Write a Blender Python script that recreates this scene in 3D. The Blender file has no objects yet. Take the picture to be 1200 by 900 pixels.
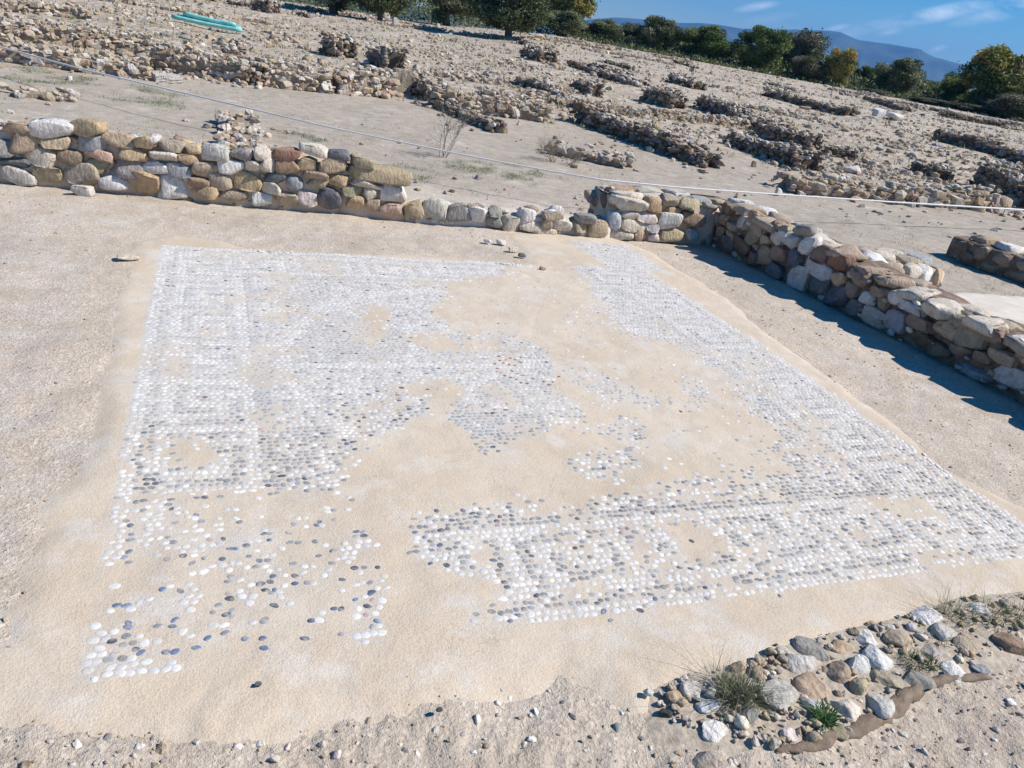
import bpy, bmesh, math, random
import numpy as np
from mathutils import Matrix, Vector
random.seed(7); R = np.random.default_rng(11)
C = bpy.context.scene.collection
CX, CY, F, HC = 600.0, 450.0, 896.87, 1.6
M = np.array([[0.93304349, 0.01042507, -0.35961251], [-0.32658511, 0.4438208, -0.83448503], [0.15090395, 0.89605492, 0.41750878]])

# ------------------------------------------------------------ noise / terrain
def vnoise(x, y, s=0.0):
    x = np.asarray(x, float); y = np.asarray(y, float)
    xi = np.floor(x); yi = np.floor(y); u = x-xi; v = y-yi
    u = u*u*(3-2*u); v = v*v*(3-2*v)
    def h(a, b):
        q = np.sin(a*127.1+b*311.7+s*74.7)*43758.5453
        return q-np.floor(q)
    return (h(xi, yi)*(1-u)+h(xi+1, yi)*u)*(1-v)+(h(xi, yi+1)*(1-u)+h(xi+1, yi+1)*u)*v
def fbm(x, y, s=0.0, o=4):
    t = 0; a = .5; n = 0
    for i in range(o):
        t = t+a*vnoise(np.asarray(x)*2**i+i*3.7, np.asarray(y)*2**i-i*1.9, s+i); n += a; a *= .5
    return t/n
def sstep(a, b, x):
    t = np.clip((x-a)/(b-a), 0, 1); return t*t*(3-2*t)
RIDGE = 72.0
def terr0(x, y):
    x = np.asarray(x, float); y = np.asarray(y, float)
    r = np.hypot(x, y); az = np.degrees(np.arctan2(x, y))
    top = np.interp(az, [-40, 0, 14, 22, 30, 38, 46, 56, 75], [.5, .55, .85, 1.55, 1.42, 1.28, 1.15, .95, .6])
    t = np.clip((r-13)/(RIDGE-13), 0, 1)
    z = top*(t**1.15)
    z = z+np.where(r > 11, (fbm(x*.35, y*.35, 3)-.5)*.30*sstep(11, 24, r)*(1-sstep(RIDGE-22, RIDGE, r)), 0)
    z = z-sstep(RIDGE+6, 260, r)*13-sstep(260, 1500, r)*10
    return z
def terr(x, y):
    x = np.asarray(x, float); y = np.asarray(y, float)
    r = np.hypot(x, y)
    z = terr0(x, y)
    near = 1-sstep(7, 14, r)
    z = z+(fbm(x*2.2, y*2.2, 5)-.5)*.035+(fbm(x*9, y*9, 6, 3)-.5)*.014*(1-sstep(9, 20, r))
    # rough broken edge below the apron
    rough = sstep(1.75, 1.2, y+.12*x-.0)*near
    z = z+(fbm(x*30, y*30, 8, 2)-.5)*.018*rough
    # ditch / eroded dip in front of the stone patch
    return z-.008
def ray(u, v):
    return M@np.array([u-CX, -(v-CY), -F])
def P(u, v, dz=0.0):
    d = ray(u, v); o = np.array([0, 0, HC]); t = 0.0
    d = d/np.linalg.norm(d)
    if d[2] < -.02: t = (0-HC)/d[2]*.5
    prev = t
    while t < 400:
        p = o+d*t
        if p[2] <= float(terr(p[0], p[1]))+dz:
            a, b = prev, t
            for _ in range(30):
                m = (a+b)/2; p = o+d*m
                if p[2] <= float(terr(p[0], p[1]))+dz: b = m
                else: a = m
            return o+d*b
        prev = t; t += .03+.01*t
    p = o+d*RIDGE; p[2] = float(terr(p[0], p[1])); return p
def proj(p):
    p = np.asarray(p, float)-np.array([0, 0, HC])
    c = p@M
    return CX-F*c[..., 0]/c[..., 2], CY+F*c[..., 1]/c[..., 2]
def depth(p):
    return -((np.asarray(p, float)-np.array([0, 0, HC]))@M)[..., 2]
def onface(u, v, A, B):
    d = ray(u, v); A = np.array(A, float); B = np.array(B, float)
    t = B-A; n = np.array([-t[1], t[0]]); k = (A@n)/(d[:2]@n)
    return np.array([0, 0, HC])+d*k

# ------------------------------------------------------------ materials
def nn(nt, t, **kw):
    n = nt.nodes.new(t)
    for k, v in kw.items():
        if k.startswith('i_'): n.inputs[k[2:].replace('_', ' ')].default_value = v
        else: setattr(n, k, v)
    return n
def newmat(name):
    m = bpy.data.materials.new(name); m.use_nodes = True
    nt = m.node_tree; b = nt.nodes['Principled BSDF']; b.inputs['Roughness'].default_value = .92
    b.inputs['Specular IOR Level'].default_value = .25
    return m, nt, b
def ramp(nt, src, pts):
    r = nt.nodes.new('ShaderNodeValToRGB'); e = r.color_ramp.elements
    while len(e) < len(pts): e.new(.5)
    for i, (p, c) in enumerate(pts):
        e[i].position = p; e[i].color = (c[0], c[1], c[2], 1) if hasattr(c, '__len__') else (c, c, c, 1)
    nt.links.new(src, r.inputs[0]); return r.outputs[0]
def mix(nt, fac, a, b, mode='MIX'):
    n = nt.nodes.new('ShaderNodeMix'); n.data_type = 'RGBA'; n.blend_type = mode
    if hasattr(fac, 'links') or hasattr(fac, 'is_linked'): nt.links.new(fac, n.inputs[0])
    else: n.inputs[0].default_value = fac
    for s, i in ((a, 6), (b, 7)):
        if hasattr(s, 'is_linked'): nt.links.new(s, n.inputs[i])
        else: n.inputs[i].default_value = (*s, 1)
    return n.outputs[2]
def noise(nt, vec, scale, detail=4, rough=.6):
    n = nn(nt, 'ShaderNodeTexNoise'); n.inputs['Scale'].default_value = scale; n.inputs['Detail'].default_value = detail
    n.inputs['Roughness'].default_value = rough; nt.links.new(vec, n.inputs['Vector']); return n.outputs['Fac']
def voro(nt, vec, scale, feat='F1', out='Distance'):
    n = nn(nt, 'ShaderNodeTexVoronoi', feature=feat); n.inputs['Scale'].default_value = scale
    nt.links.new(vec, n.inputs['Vector']); return n.outputs[out]
def bump(nt, h, dist, strength, b, prev=None):
    n = nn(nt, 'ShaderNodeBump'); n.inputs['Distance'].default_value = dist; n.inputs['Strength'].default_value = strength
    nt.links.new(h, n.inputs['Height'])
    if prev is not None: nt.links.new(prev, n.inputs['Normal'])
    if b is not None: nt.links.new(n.outputs[0], b.inputs['Normal'])
    return n.outputs[0]
def pos(nt): return nn(nt, 'ShaderNodeNewGeometry').outputs['Position']
def att(nt, name, out='Color'):
    n = nn(nt, 'ShaderNodeAttribute'); n.attribute_name = name; return n.outputs[out]

def mat_ground():
    m, nt, b = newmat('gravelly_earth'); p = pos(nt)
    big = noise(nt, p, .9, 5); mid = noise(nt, p, 6, 5); fine = noise(nt, p, 85, 4, .75)
    c = ramp(nt, big, [(.30, (.47, .385, .295)), (.5, (.55, .455, .355)), (.70, (.60, .49, .375))])
    c = mix(nt, ramp(nt, mid, [(.38, 0.0), (.68, 1.0)]), c, (.60, .53, .45))
    g = mix(nt, ramp(nt, mid, [(.35, 0.0), (.7, 1.0)]), (.33, .275, .215), (.47, .41, .335))
    c = mix(nt, att(nt, 'grey', 'Fac'), c, g)
    cl = mix(nt, fine, (.55, .45, .34), (.64, .54, .43)); c = mix(nt, att(nt, 'clay', 'Fac'), c, cl)
    gr = mix(nt, fine, (.17, .18, .11), (.30, .29, .19))
    c = mix(nt, att(nt, 'green', 'Fac'), c, gr)
    c = mix(nt, att(nt, 'ochre', 'Fac'), c, (.36, .20, .10)); c = mix(nt, att(nt, 'coarse', 'Fac'), c, mix(nt, mid, (.44, .355, .27), (.58, .49, .39)))
    # gravel grains with their own tints
    vc = voro(nt, p, 95, out='Color'); sep = nn(nt, 'ShaderNodeSeparateColor'); nt.links.new(vc, sep.inputs[0])
    gsel = ramp(nt, sep.outputs[0], [(.0, .84), (.5, .98), (.86, 1.04), (.97, 1.2)])
    c = mix(nt, 1.0, c, gsel, 'MULTIPLY')
    fr = ramp(nt, fine, [(.3, .78), (.5, 1.0), (.72, 1.16)])
    c = mix(nt, .8, c, fr, 'MULTIPLY')
    c = mix(nt, ramp(nt, noise(nt, p, 2.6, 7, .72), [(.50, 0.0), (.66, .65)]), c, (.45, .37, .285))
    c = mix(nt, ramp(nt, noise(nt, p, 1.7, 7, .7), [(.56, 0.0), (.70, .6)]), c, (.66, .60, .53))
    # far slope: coarser rubble tint
    vr = voro(nt, p, 7.5, out='Color'); s2 = nn(nt, 'ShaderNodeSeparateColor'); nt.links.new(vr, s2.inputs[0])
    rc = ramp(nt, s2.outputs[1], [(0, (.22, .17, .12)), (.4, (.38, .30, .21)), (.75, (.47, .40, .31)), (.95, (.58, .54, .48))])
    fm = nn(nt, 'ShaderNodeMath', operation='MULTIPLY'); fm.inputs[1].default_value = .72; nt.links.new(att(nt, 'rubble', 'Fac'), fm.inputs[0])
    c = mix(nt, fm.outputs[0], c, rc)
    c = mix(nt, att(nt, 'far', 'Fac'), c, (.10, .11, .06))
    nt.links.new(c, b.inputs['Base Color'])
    e = voro(nt, p, 95); n1 = bump(nt, e, .003, .65, None)
    n2 = bump(nt, voro(nt, p, 240), .002, .7, None, n1)
    n3 = bump(nt, fine, .006, .6, None, n2)
    bump(nt, noise(nt, p, 14, 6, .7), .02, .5, b, n3)
    return m
def mat_mortar():
    m, nt, b = newmat('sandy_lime_mortar'); p = pos(nt)
    big = noise(nt, p, 1.6, 5); mid = noise(nt, p, 9, 5, .65); fine = noise(nt, p, 160, 3, .7)
    c = ramp(nt, big, [(.30, (.57, .465, .345)), (.5, (.625, .52, .395)), (.68, (.66, .57, .455))])
    c = mix(nt, ramp(nt, mid, [(.42, 0.0), (.72, .8)]), c, (.60, .475, .345))
    c = mix(nt, ramp(nt, noise(nt, p, 3.7, 6, .7), [(.52, 0.0), (.64, .7)]), c, (.66, .60, .525))
    gm = nn(nt, 'ShaderNodeMath', operation='MULTIPLY'); gm.inputs[1].default_value = .9; nt.links.new(att(nt, 'grey', 'Fac'), gm.inputs[0])
    c = mix(nt, gm.outputs[0], c, (.585, .555, .515))
    c = mix(nt, .75, c, ramp(nt, fine, [(.28, .78), (.5, 1.0), (.75, 1.14)]), 'MULTIPLY')
    dv = nn(nt, 'ShaderNodeTexNoise'); dv.inputs['Scale'].default_value = 5; dv.inputs['Detail'].default_value = 6; nt.links.new(p, dv.inputs['Vector'])
    va = nn(nt, 'ShaderNodeVectorMath', operation='MULTIPLY_ADD'); nt.links.new(dv.outputs['Color'], va.inputs[0]); va.inputs[1].default_value = (.5, .5, .5); nt.links.new(p, va.inputs[2])
    ck = ramp(nt, voro(nt, va.outputs[0], 1.5, 'DISTANCE_TO_EDGE'), [(0, 1.0), (.0035, 1.0), (.007, 0.0)])
    ckm = mix(nt, 1.0, ck, ramp(nt, noise(nt, p, 2.1, 3), [(.52, 0.0), (.60, 1.0)]), 'MULTIPLY')
    c = mix(nt, mix(nt, 1.0, ckm, (.28, .28, .28), 'MULTIPLY'), c, (.32, .25, .18))
    c = mix(nt, ramp(nt, noise(nt, p, 26, 6, .75), [(.56, 0.0), (.70, .45)]), c, (.50, .42, .34))
    c = mix(nt, ramp(nt, voro(nt, p, 60), [(.0, .5), (.10, 0.0)]), c, (.74, .70, .64))
    nt.links.new(c, b.inputs['Base Color'])
    n1 = bump(nt, fine, .003, .85, None); n2 = bump(nt, noise(nt, p, 55, 5, .75), .004, .55, None, n1)
    bump(nt, mid, .012, .35, b, n2)
    return m
def mat_stone(name='weathered_fieldstone', sc=1.0, bs=1.0):
    m, nt, b = newmat(name)
    tc = nn(nt, 'ShaderNodeNewGeometry').outputs['Position']
    c = att(nt, 'col')
    n1 = noise(nt, tc, 22*sc, 6, .7); n2 = noise(nt, tc, 5*sc, 3); n3 = noise(nt, tc, 120*sc, 3, .7)
    c = mix(nt, .9, c, ramp(nt, n1, [(.25, .58), (.5, 1.0), (.75, 1.28)]), 'MULTIPLY')
    c = mix(nt, ramp(nt, n2, [(.5, 0.0), (.72, .42)]), c, (.47, .36, .25))
    w = nn(nt, 'ShaderNodeTexWave'); w.inputs['Scale'].default_value = 9*sc; w.inputs['Distortion'].default_value = 9; w.inputs['Detail'].default_value = 4
    w.inputs['Detail Scale'].default_value = 2.2; nt.links.new(tc, w.inputs['Vector'])
    c = mix(nt, .55, c, ramp(nt, w.outputs['Fac'], [(0, .72), (.18, 1.0), (1, 1.04)]), 'MULTIPLY')
    c = mix(nt, .6, c, ramp(nt, n3, [(.3, .75), (.55, 1.0), (.8, 1.15)]), 'MULTIPLY')
    nt.links.new(c, b.inputs['Base Color'])
    a1 = bump(nt, n1, .02*bs, .7, None); a2 = bump(nt, n3, .004*bs, .6, None, a1); bump(nt, w.outputs['Fac'], .006*bs, .35, b, a2)
    return m
def mat_pebble():
    m, nt, b = newmat('dusty_pebble'); b.inputs['Roughness'].default_value = .6; b.inputs['Specular IOR Level'].default_value = .35
    p = pos(nt); c = att(nt, 'col')
    c = mix(nt, .8, c, ramp(nt, noise(nt, p, 130, 4), [(.3, .75), (.5, 1.0), (.7, 1.12)]), 'MULTIPLY')
    c = mix(nt, ramp(nt, noise(nt, p, 40, 4), [(.46, .08), (.66, .62)]), c, (.62, .55, .46))
    nt.links.new(c, b.inputs['Base Color']); bump(nt, noise(nt, p, 300, 3), .001, .5, b); return m
def mat_leaf(name):
    m, nt, b = newmat(name); b.inputs['Roughness'].default_value = .6
    c = att(nt, 'col'); nt.links.new(c, b.inputs['Base Color'])
    t = nn(nt, 'ShaderNodeBsdfTranslucent'); nt.links.new(c, t.inputs[0])
    mx = nn(nt, 'ShaderNodeMixShader'); mx.inputs[0].default_value = .25
    nt.links.new(b.outputs[0], mx.inputs[1]); nt.links.new(t.outputs[0], mx.inputs[2])
    nt.links.new(mx.outputs[0], nt.nodes['Material Output'].inputs[0]); return m
def mat_flat(name, c1, c2, scale, rough=.9, bd=.004):
    m, nt, b = newmat(name); p = pos(nt); b.inputs['Roughness'].default_value = rough
    n = noise(nt, p, scale, 5); nt.links.new(mix(nt, ramp(nt, n, [(.35, 0.0), (.65, 1.0)]), c1, c2), b.inputs['Base Color'])
    bump(nt, n, bd, .6, b); return m
M_GROUND = mat_ground(); M_MORTAR = mat_mortar(); M_STONE = mat_stone(); M_FSTONE = mat_stone('sunbleached_rubble', .6, 1.5)
M_PEB = mat_pebble(); M_LEAF = mat_leaf('olive_foliage'); M_GRASS = mat_leaf('grass_blades')
M_BARK = mat_flat('olive_bark', (.10, .085, .065), (.22, .19, .15), 12, .95, .03)
M_EARTH = mat_flat('packed_clay_earth', (.50, .39, .28), (.62, .51, .40), 9, .95, .02)
M_SOIL = mat_flat('stony_brown_soil', (.36, .295, .22), (.54, .46, .365), 38, .95, .012)
M_PLAS = mat_flat('pale_lime_plaster', (.58, .50, .41), (.68, .62, .54), 5, .9, .006)
M_TEAL = mat_flat('teal_plastic', (.13, .50, .47), (.32, .66, .62), 5, .6, .0005)
M_ROPE = mat_flat('white_rope_fibre', (.66, .65, .62), (.80, .79, .77), 60, .8, .002)
M_TWIG = mat_flat('dry_grey_twigs', (.20, .165, .12), (.34, .29, .22), 30, .9, .001)
M_HILL = mat_flat('wooded_mountain_slope', (.045, .075, .07), (.10, .12, .10), .004, 1, 3)

# ------------------------------------------------------------ mesh helpers
def mesh_np(name, V, Fc, mat, col=None, smooth=True, parent=None, extra=None):
    V = np.ascontiguousarray(V, np.float32); Fc = np.ascontiguousarray(Fc, np.int32)
    me = bpy.data.meshes.new(name); k = Fc.shape[1]
    me.vertices.add(len(V)); me.vertices.foreach_set('co', V.ravel())
    me.loops.add(Fc.size); me.loops.foreach_set('vertex_index', Fc.ravel())
    me.polygons.add(len(Fc)); me.polygons.foreach_set('loop_start', np.arange(0, Fc.size, k, dtype=np.int32))
    me.polygons.foreach_set('loop_total', np.full(len(Fc), k, np.int32))
    me.polygons.foreach_set('use_smooth', np.full(len(Fc), smooth, bool))
    me.update(calc_edges=True)
    if col is not None:
        a = me.color_attributes.new('col', 'FLOAT_COLOR', 'POINT')
        c4 = np.ones((len(V), 4), np.float32); c4[:, :3] = col; a.data.foreach_set('color', c4.ravel())
    for nme, arr in (extra or {}).items():
        a = me.attributes.new(nme, 'FLOAT', 'POINT'); a.data.foreach_set('value', np.asarray(arr, np.float32).ravel())
    me.materials.append(mat)
    o = bpy.data.objects.new(name, me); C.objects.link(o)
    if parent: o.parent = parent
    return o
def tag(o, label=None, cat=None, group=None, kind=None):
    if label: o['label'] = label
    if cat: o['category'] = cat
    if group: o['group'] = group
    if kind: o['kind'] = kind
    return o
def empty(name, loc, label, cat, group=None):
    o = bpy.data.objects.new(name, None); o.location = loc; o.empty_display_size = .2; C.objects.link(o)
    return tag(o, label, cat, group)
def base_at(o):      # move a mesh object's origin to its base centre
    n = len(o.data.vertices); a = np.empty(n*3, np.float32); o.data.vertices.foreach_get('co', a); a = a.reshape(-1, 3)
    c = a.mean(0); c[2] = a[:, 2].min(); a -= c; o.data.vertices.foreach_set('co', a.ravel()); o.data.update(); o.location = [float(q) for q in c]
    return o
def attach(o, par):
    o.parent = par; o.location = Vector(o.location)-Vector(par.location); return o
ICO = {}
for lv in (1, 2, 3, 4):
    bm = bmesh.new(); bmesh.ops.create_icosphere(bm, subdivisions=lv, radius=1)
    ICO[lv] = (np.array([v.co[:] for v in bm.verts]), np.array([[v.index for v in f.verts] for f in bm.faces])); bm.free()
def stone_t(lv, rng, cuts=8, block=.8, rough=.05, lo=.55, hi=.9, flat=False):
    V, Fc = ICO[lv]; v = np.sign(V)*np.abs(V)**block
    if flat:
        for n, d in (((0, -1, 0), .42), ((0, 1, 0), .6), ((0, 0, 1), rng.uniform(.5, .7)), ((0, 0, -1), rng.uniform(.5, .7)), ((1, 0, 0), .78), ((-1, 0, 0), .78)):
            n = np.array(n)+rng.normal(size=3)*.16; n /= np.linalg.norm(n); e = np.maximum(0, v@n-d); v = v-e[:, None]*n
        w_ = v/np.abs(v).max(0); u_ = V/np.linalg.norm(V, axis=1)[:, None]; rb = (np.abs(w_)**3.2).sum(1)**(1/3.2); v = w_*(1-.24*sstep(.75, 1.25, rb))[:, None]
    for _ in range(cuts):
        n = rng.normal(size=3); n /= np.linalg.norm(n); d = rng.uniform(lo, hi)
        e = np.maximum(0, v@n-d); v = v-e[:, None]*n
    for k in (2.5, 5, 9):
        w = rng.normal(size=(2, 3)); w /= np.linalg.norm(w, axis=1)[:, None]
        v = v*(1+rough*(2.5/k)*(np.sin(k*(v@w[0])+rng.uniform(0, 6))+np.sin(k*(v@w[1])+rng.uniform(0, 6)))[:, None])
    if lv >= 3: v = v+rng.normal(size=v.shape)*.008
    v = v/np.abs(v).max(0)
    return v, Fc
T1 = [stone_t(1, R, 7, .6, .05, .5, .85, k_ % 2 == 0) for k_ in range(30)]
T2 = [stone_t(2, R, 9, .65, .05, .5, .88) for _ in range(20)]
def rotmat(yaw, tx, ty):
    cz, sz = np.cos(yaw), np.sin(yaw); cx, sx = np.cos(tx), np.sin(tx); cy, sy = np.cos(ty), np.sin(ty); o = np.zeros_like(yaw); i = o+1
    Rz = np.stack([cz, -sz, o, sz, cz, o, o, o, i], -1).reshape(-1, 3, 3); Rx = np.stack([i, o, o, o, cx, -sx, o, sx, cx], -1).reshape(-1, 3, 3)
    Ry = np.stack([cy, o, sy, o, i, o, -sy, o, cy], -1).reshape(-1, 3, 3)
    return Rz@Rx@Ry
def scatter(T, p, s, yaw, tilt, col, rng=R):
    p = np.asarray(p, float); s = np.asarray(s, float); N = len(p); Rm = rotmat(np.asarray(yaw, float), rng.normal(size=N)*tilt, rng.normal(size=N)*tilt)
    VV = []; FF = []; CC = []; off = 0; pick = rng.integers(0, len(T), N)
    for k in range(len(T)):
        I = np.where(pick == k)[0]
        if not len(I): continue
        V, Fc = T[k]; nv = len(V)
        w = np.einsum('nij,nvj->nvi', Rm[I], V[None]*s[I][:, None, :])+p[I][:, None, :]
        VV.append(w.reshape(-1, 3)); FF.append((Fc[None]+(np.arange(len(I))*nv)[:, None, None]+off).reshape(-1, 3)); CC.append(np.repeat(col[I], nv, 0)); off += nv*len(I)
    return np.concatenate(VV), np.concatenate(FF), np.concatenate(CC)
class Soup:
    def __init__(s): s.V = []; s.F = []; s.C = []; s.n = 0
    def add(s, V, Fc, col):
        V = np.asarray(V, float); Fc = np.asarray(Fc); s.V.append(V); s.F.append(Fc+s.n)
        c = np.asarray(col, float); s.C.append(np.broadcast_to(c, (len(V), 3)) if c.ndim == 1 else c); s.n += len(V)
    def build(s, name, mat, parent=None, smooth=True):
        return mesh_np(name, np.concatenate(s.V), np.concatenate(s.F), mat, np.concatenate(s.C), smooth, parent)
PAL = dict(white=(.74, .70, .64), cream=(.66, .58, .47), greywhite=(.56, .52, .46), ochre=(.50, .36, .22), yellow=(.55, .43, .28), tan=(.46, .35, .24),
           brown=(.33, .24, .17), dkbrown=(.19, .135, .10), red=(.30, .17, .12), pink=(.55, .38, .30), pinkwhite=(.72, .62, .56), orange=(.49, .335, .21), grey=(.34, .31, .275),
           greytan=(.43, .35, .26), bluegrey=(.37, .375, .375), bluewhite=(.54, .54, .54), slate=(.16, .165, .175), olive=(.36, .31, .20), khaki=(.44, .36, .23), dark=(.06, .06, .065))
def jit(c, a=.08, rng=R): return np.clip(np.array(c)*(1+rng.normal()*a)+rng.normal(size=3)*a*.12, .01, .9)
MIXC = ['tan', 'tan', 'cream', 'cream', 'greytan', 'greytan', 'grey', 'khaki', 'ochre', 'pink', 'greywhite', 'greywhite', 'white', 'brown', 'bluegrey', 'yellow']
def rcols(n, rng=R, keys=MIXC, dull=0.0): return np.array([jit(PAL[keys[i]], .1, rng)*(1-dull)+np.array((.44, .36, .27))*dull for i in rng.integers(0, len(keys), n)])

# ------------------------------------------------------------ polygons
def inpoly(x, y, poly):
    c = np.zeros(np.shape(x), bool); n = len(poly)
    for k in range(n):
        x1, y1 = poly[k]; x2, y2 = poly[(k+1) % n]
        if y1 == y2: continue
        t = ((y1 > y) != (y2 > y)) & (x < (x2-x1)*(y-y1)/(y2-y1)+x1); c ^= t
    return c
def sdf(x, y, poly):
    d = np.full(np.shape(x), 1e9); n = len(poly)
    for k in range(n):
        a = np.array(poly[k]); b = np.array(poly[(k+1) % n]); e = b-a
        t = np.clip(((x-a[0])*e[0]+(y-a[1])*e[1])/(e@e+1e-12), 0, 1); d = np.minimum(d, np.hypot(x-a[0]-t*e[0], y-a[1]-t*e[1]))
    return np.where(inpoly(x, y, poly), -d, d)
def PW(pts): return [tuple(P(u, v)[:2]) for u, v in pts]

# mosaic bed of mortar
BEDP = [(158, 303), (166, 286), (205, 277), (250, 283), (300, 296), (400, 298), (520, 303), (600, 312), (628, 311), (612, 292), (598, 276), (640, 274), (715, 279), (760, 296), (800, 320), (850, 352), (900, 395), (960, 438),
        (1030, 492), (1100, 548), (1200, 600), (1290, 655), (1290, 668), (1200, 688), (1120, 695), (1040, 722), (985, 735), (905, 756), (880, 775), (790, 786), (752, 802), (742, 824), (700, 796), (655, 768), (608, 788), (560, 803), (470, 812),
        (400, 826), (320, 846), (240, 850), (120, 846), (40, 838), (-30, 842), (-30, 775), (40, 760), (30, 715), (48, 690), (44, 655), (85, 620), (62, 600), (100, 560), (122, 515), (133, 450), (142, 390), (140, 345), (152, 318)]
BW = PW(BEDP)
# ------------------------------------------------------------ ground sheet
def ell(x, y, u, v, rx, ry, seed=0):
    px, py = x, y
    d = np.hypot((px-u)/rx, (py-v)/ry)
    return d
az = np.concatenate([np.radians(np.linspace(-180, -46, 30, endpoint=False)), np.radians(np.linspace(-46, 96, 560, endpoint=False)), np.radians(np.linspace(96, 180, 18, endpoint=False))])
rr = [.35]
while rr[-1] < 7000: rr.append(rr[-1]+max(.018, rr[-1]*.0085 if rr[-1] < 100 else rr[-1]*.03))
rr = np.array(rr); NA, NR = len(az), len(rr)
gx = np.sin(az)[None]*rr[:, None]; gy = np.cos(az)[None]*rr[:, None]; gz = terr(gx, gy)
V = np.stack([gx, gy, gz], -1).reshape(-1, 3); V = np.vstack([V, [[0, 0, float(terr(0, 0))]]])
i = np.arange(NR-1)[:, None]*NA; j = np.arange(NA)[None]; j2 = (j+1) % NA
Fc = np.stack([i+j, i+NA+j, i+NA+j2, i+j2], -1).reshape(-1, 4)
Fc = Fc[:, ::-1]
pu, pv = proj(V); front = depth(V) > .1
fx, fy = V[:, 0], V[:, 1]; fr = np.hypot(fx, fy)
def blob(u, v, ru, rv, ang=8):
    a = math.radians(ang); du = pu-u; dv = pv-v; e = (du*math.cos(a)+dv*math.sin(a))/ru; g = (-du*math.sin(a)+dv*math.cos(a))/rv
    return np.where(front, 1-sstep(.55, 1.15, np.hypot(e, g)+(fbm(fx*1.5, fy*1.5, 21)-.5)*1.1), 0)
green = np.zeros(len(V))
for b_ in ((165, 115, 80, 14), (60, 95, 70, 12), (90, 22, 130, 10), (190, 38, 90, 9), (585, 200, 70, 9), (480, 205, 40, 10), (345, 160, 40, 5), (790, 118, 60, 6), (560, 95, 60, 5)):
    green = np.maximum(green, blob(*b_))
green *= .85*sstep(.42, .6, fbm(fx*3.3, fy*3.3, 31))
grey = np.clip(sstep(8.0, 9.0, fy+.35*fx)*(1-sstep(15, 20, fr))*.7+.2*sstep(.45, .65, fbm(fx*.9, fy*.9, 33)), 0, 1)
grey = np.maximum(grey, sstep(4.9, 5.4, fx)*(1-sstep(14, 18, fr))*.75)
ochre = np.maximum(blob(878, 852, 30, 18, 20), .0)*.75
rub = sstep(13, 20, fr)*(1-sstep(90, 120, fr)); far = sstep(74, 84, fr)
clay = np.zeros(len(V)); nearm = (fx > -3) & (fx < 6) & (fy > .3) & (fy < 8); sdn = sdf(fx[nearm], fy[nearm], BW)
clay[nearm] = .9*(1-sstep(.0, .30, sdn+(fbm(fx[nearm]*3, fy[nearm]*3, 35)-.5)*.5))*np.where(fy[nearm] < 1.55, .5, 1)
ground = mesh_np('ground', V, Fc, M_GROUND, None, True, None, dict(coarse=.75*sstep(1.62, 1.30, fy+.13*fx)*(1-clay*.8), clay=clay, green=green, grey=grey, ochre=ochre, rubble=rub, far=far))
tag(ground, kind='structure')

def bedz(x, y): return .012+(fbm(x*1.3, y*1.3, 41)-.5)*.014+(fbm(x*9, y*9, 42, 3)-.5)*.004
def make_bed(poly, name, step, extra_z, mat, dens=None, parent=None, namp=.07):
    xs = np.array([q[0] for q in poly]); ys = np.array([q[1] for q in poly])
    ax = np.arange(xs.min()-.12, xs.max()+.12, step); ay = np.arange(ys.min()-.12, ys.max()+.12, step)
    X, Y = np.meshgrid(ax, ay); s = sdf(X, Y, poly)+(fbm(X*5, Y*5, 44, 6)-.5)*namp
    base = terr(X, Y)
    z = base+extra_z+(bedz(X, Y)-.012)-(base-terr0(X, Y)+.008)*.5
    z = z-sstep(-.045, .13, s)*(.014+extra_z)-np.where(s > .09, np.clip((s-.09)/.02, 0, 1)*.03, 0)
    V = np.stack([X, Y, z], -1).reshape(-1, 3); ny, nx = X.shape
    q = (np.arange(ny-1)[:, None]*nx+np.arange(nx-1)[None]).ravel(); Fq = np.stack([q, q+1, q+nx+1, q+nx], -1)
    keep = (s.ravel()[Fq] < .11).any(1); Fq = Fq[keep]; used = np.unique(Fq); mp = np.zeros(len(V), int); mp[used] = np.arange(len(used))
    V = V[used]; Fq = mp[Fq]
    ex = dict(grey=dens(V) if dens else np.zeros(len(V)))
    return mesh_np(name, V, Fq, mat, None, True, parent, ex)
def bed_surface(x, y):
    b = terr(x, y); return b+.010+(bedz(x, y)-.012)-(b-terr0(x, y)+.008)*.5

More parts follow.
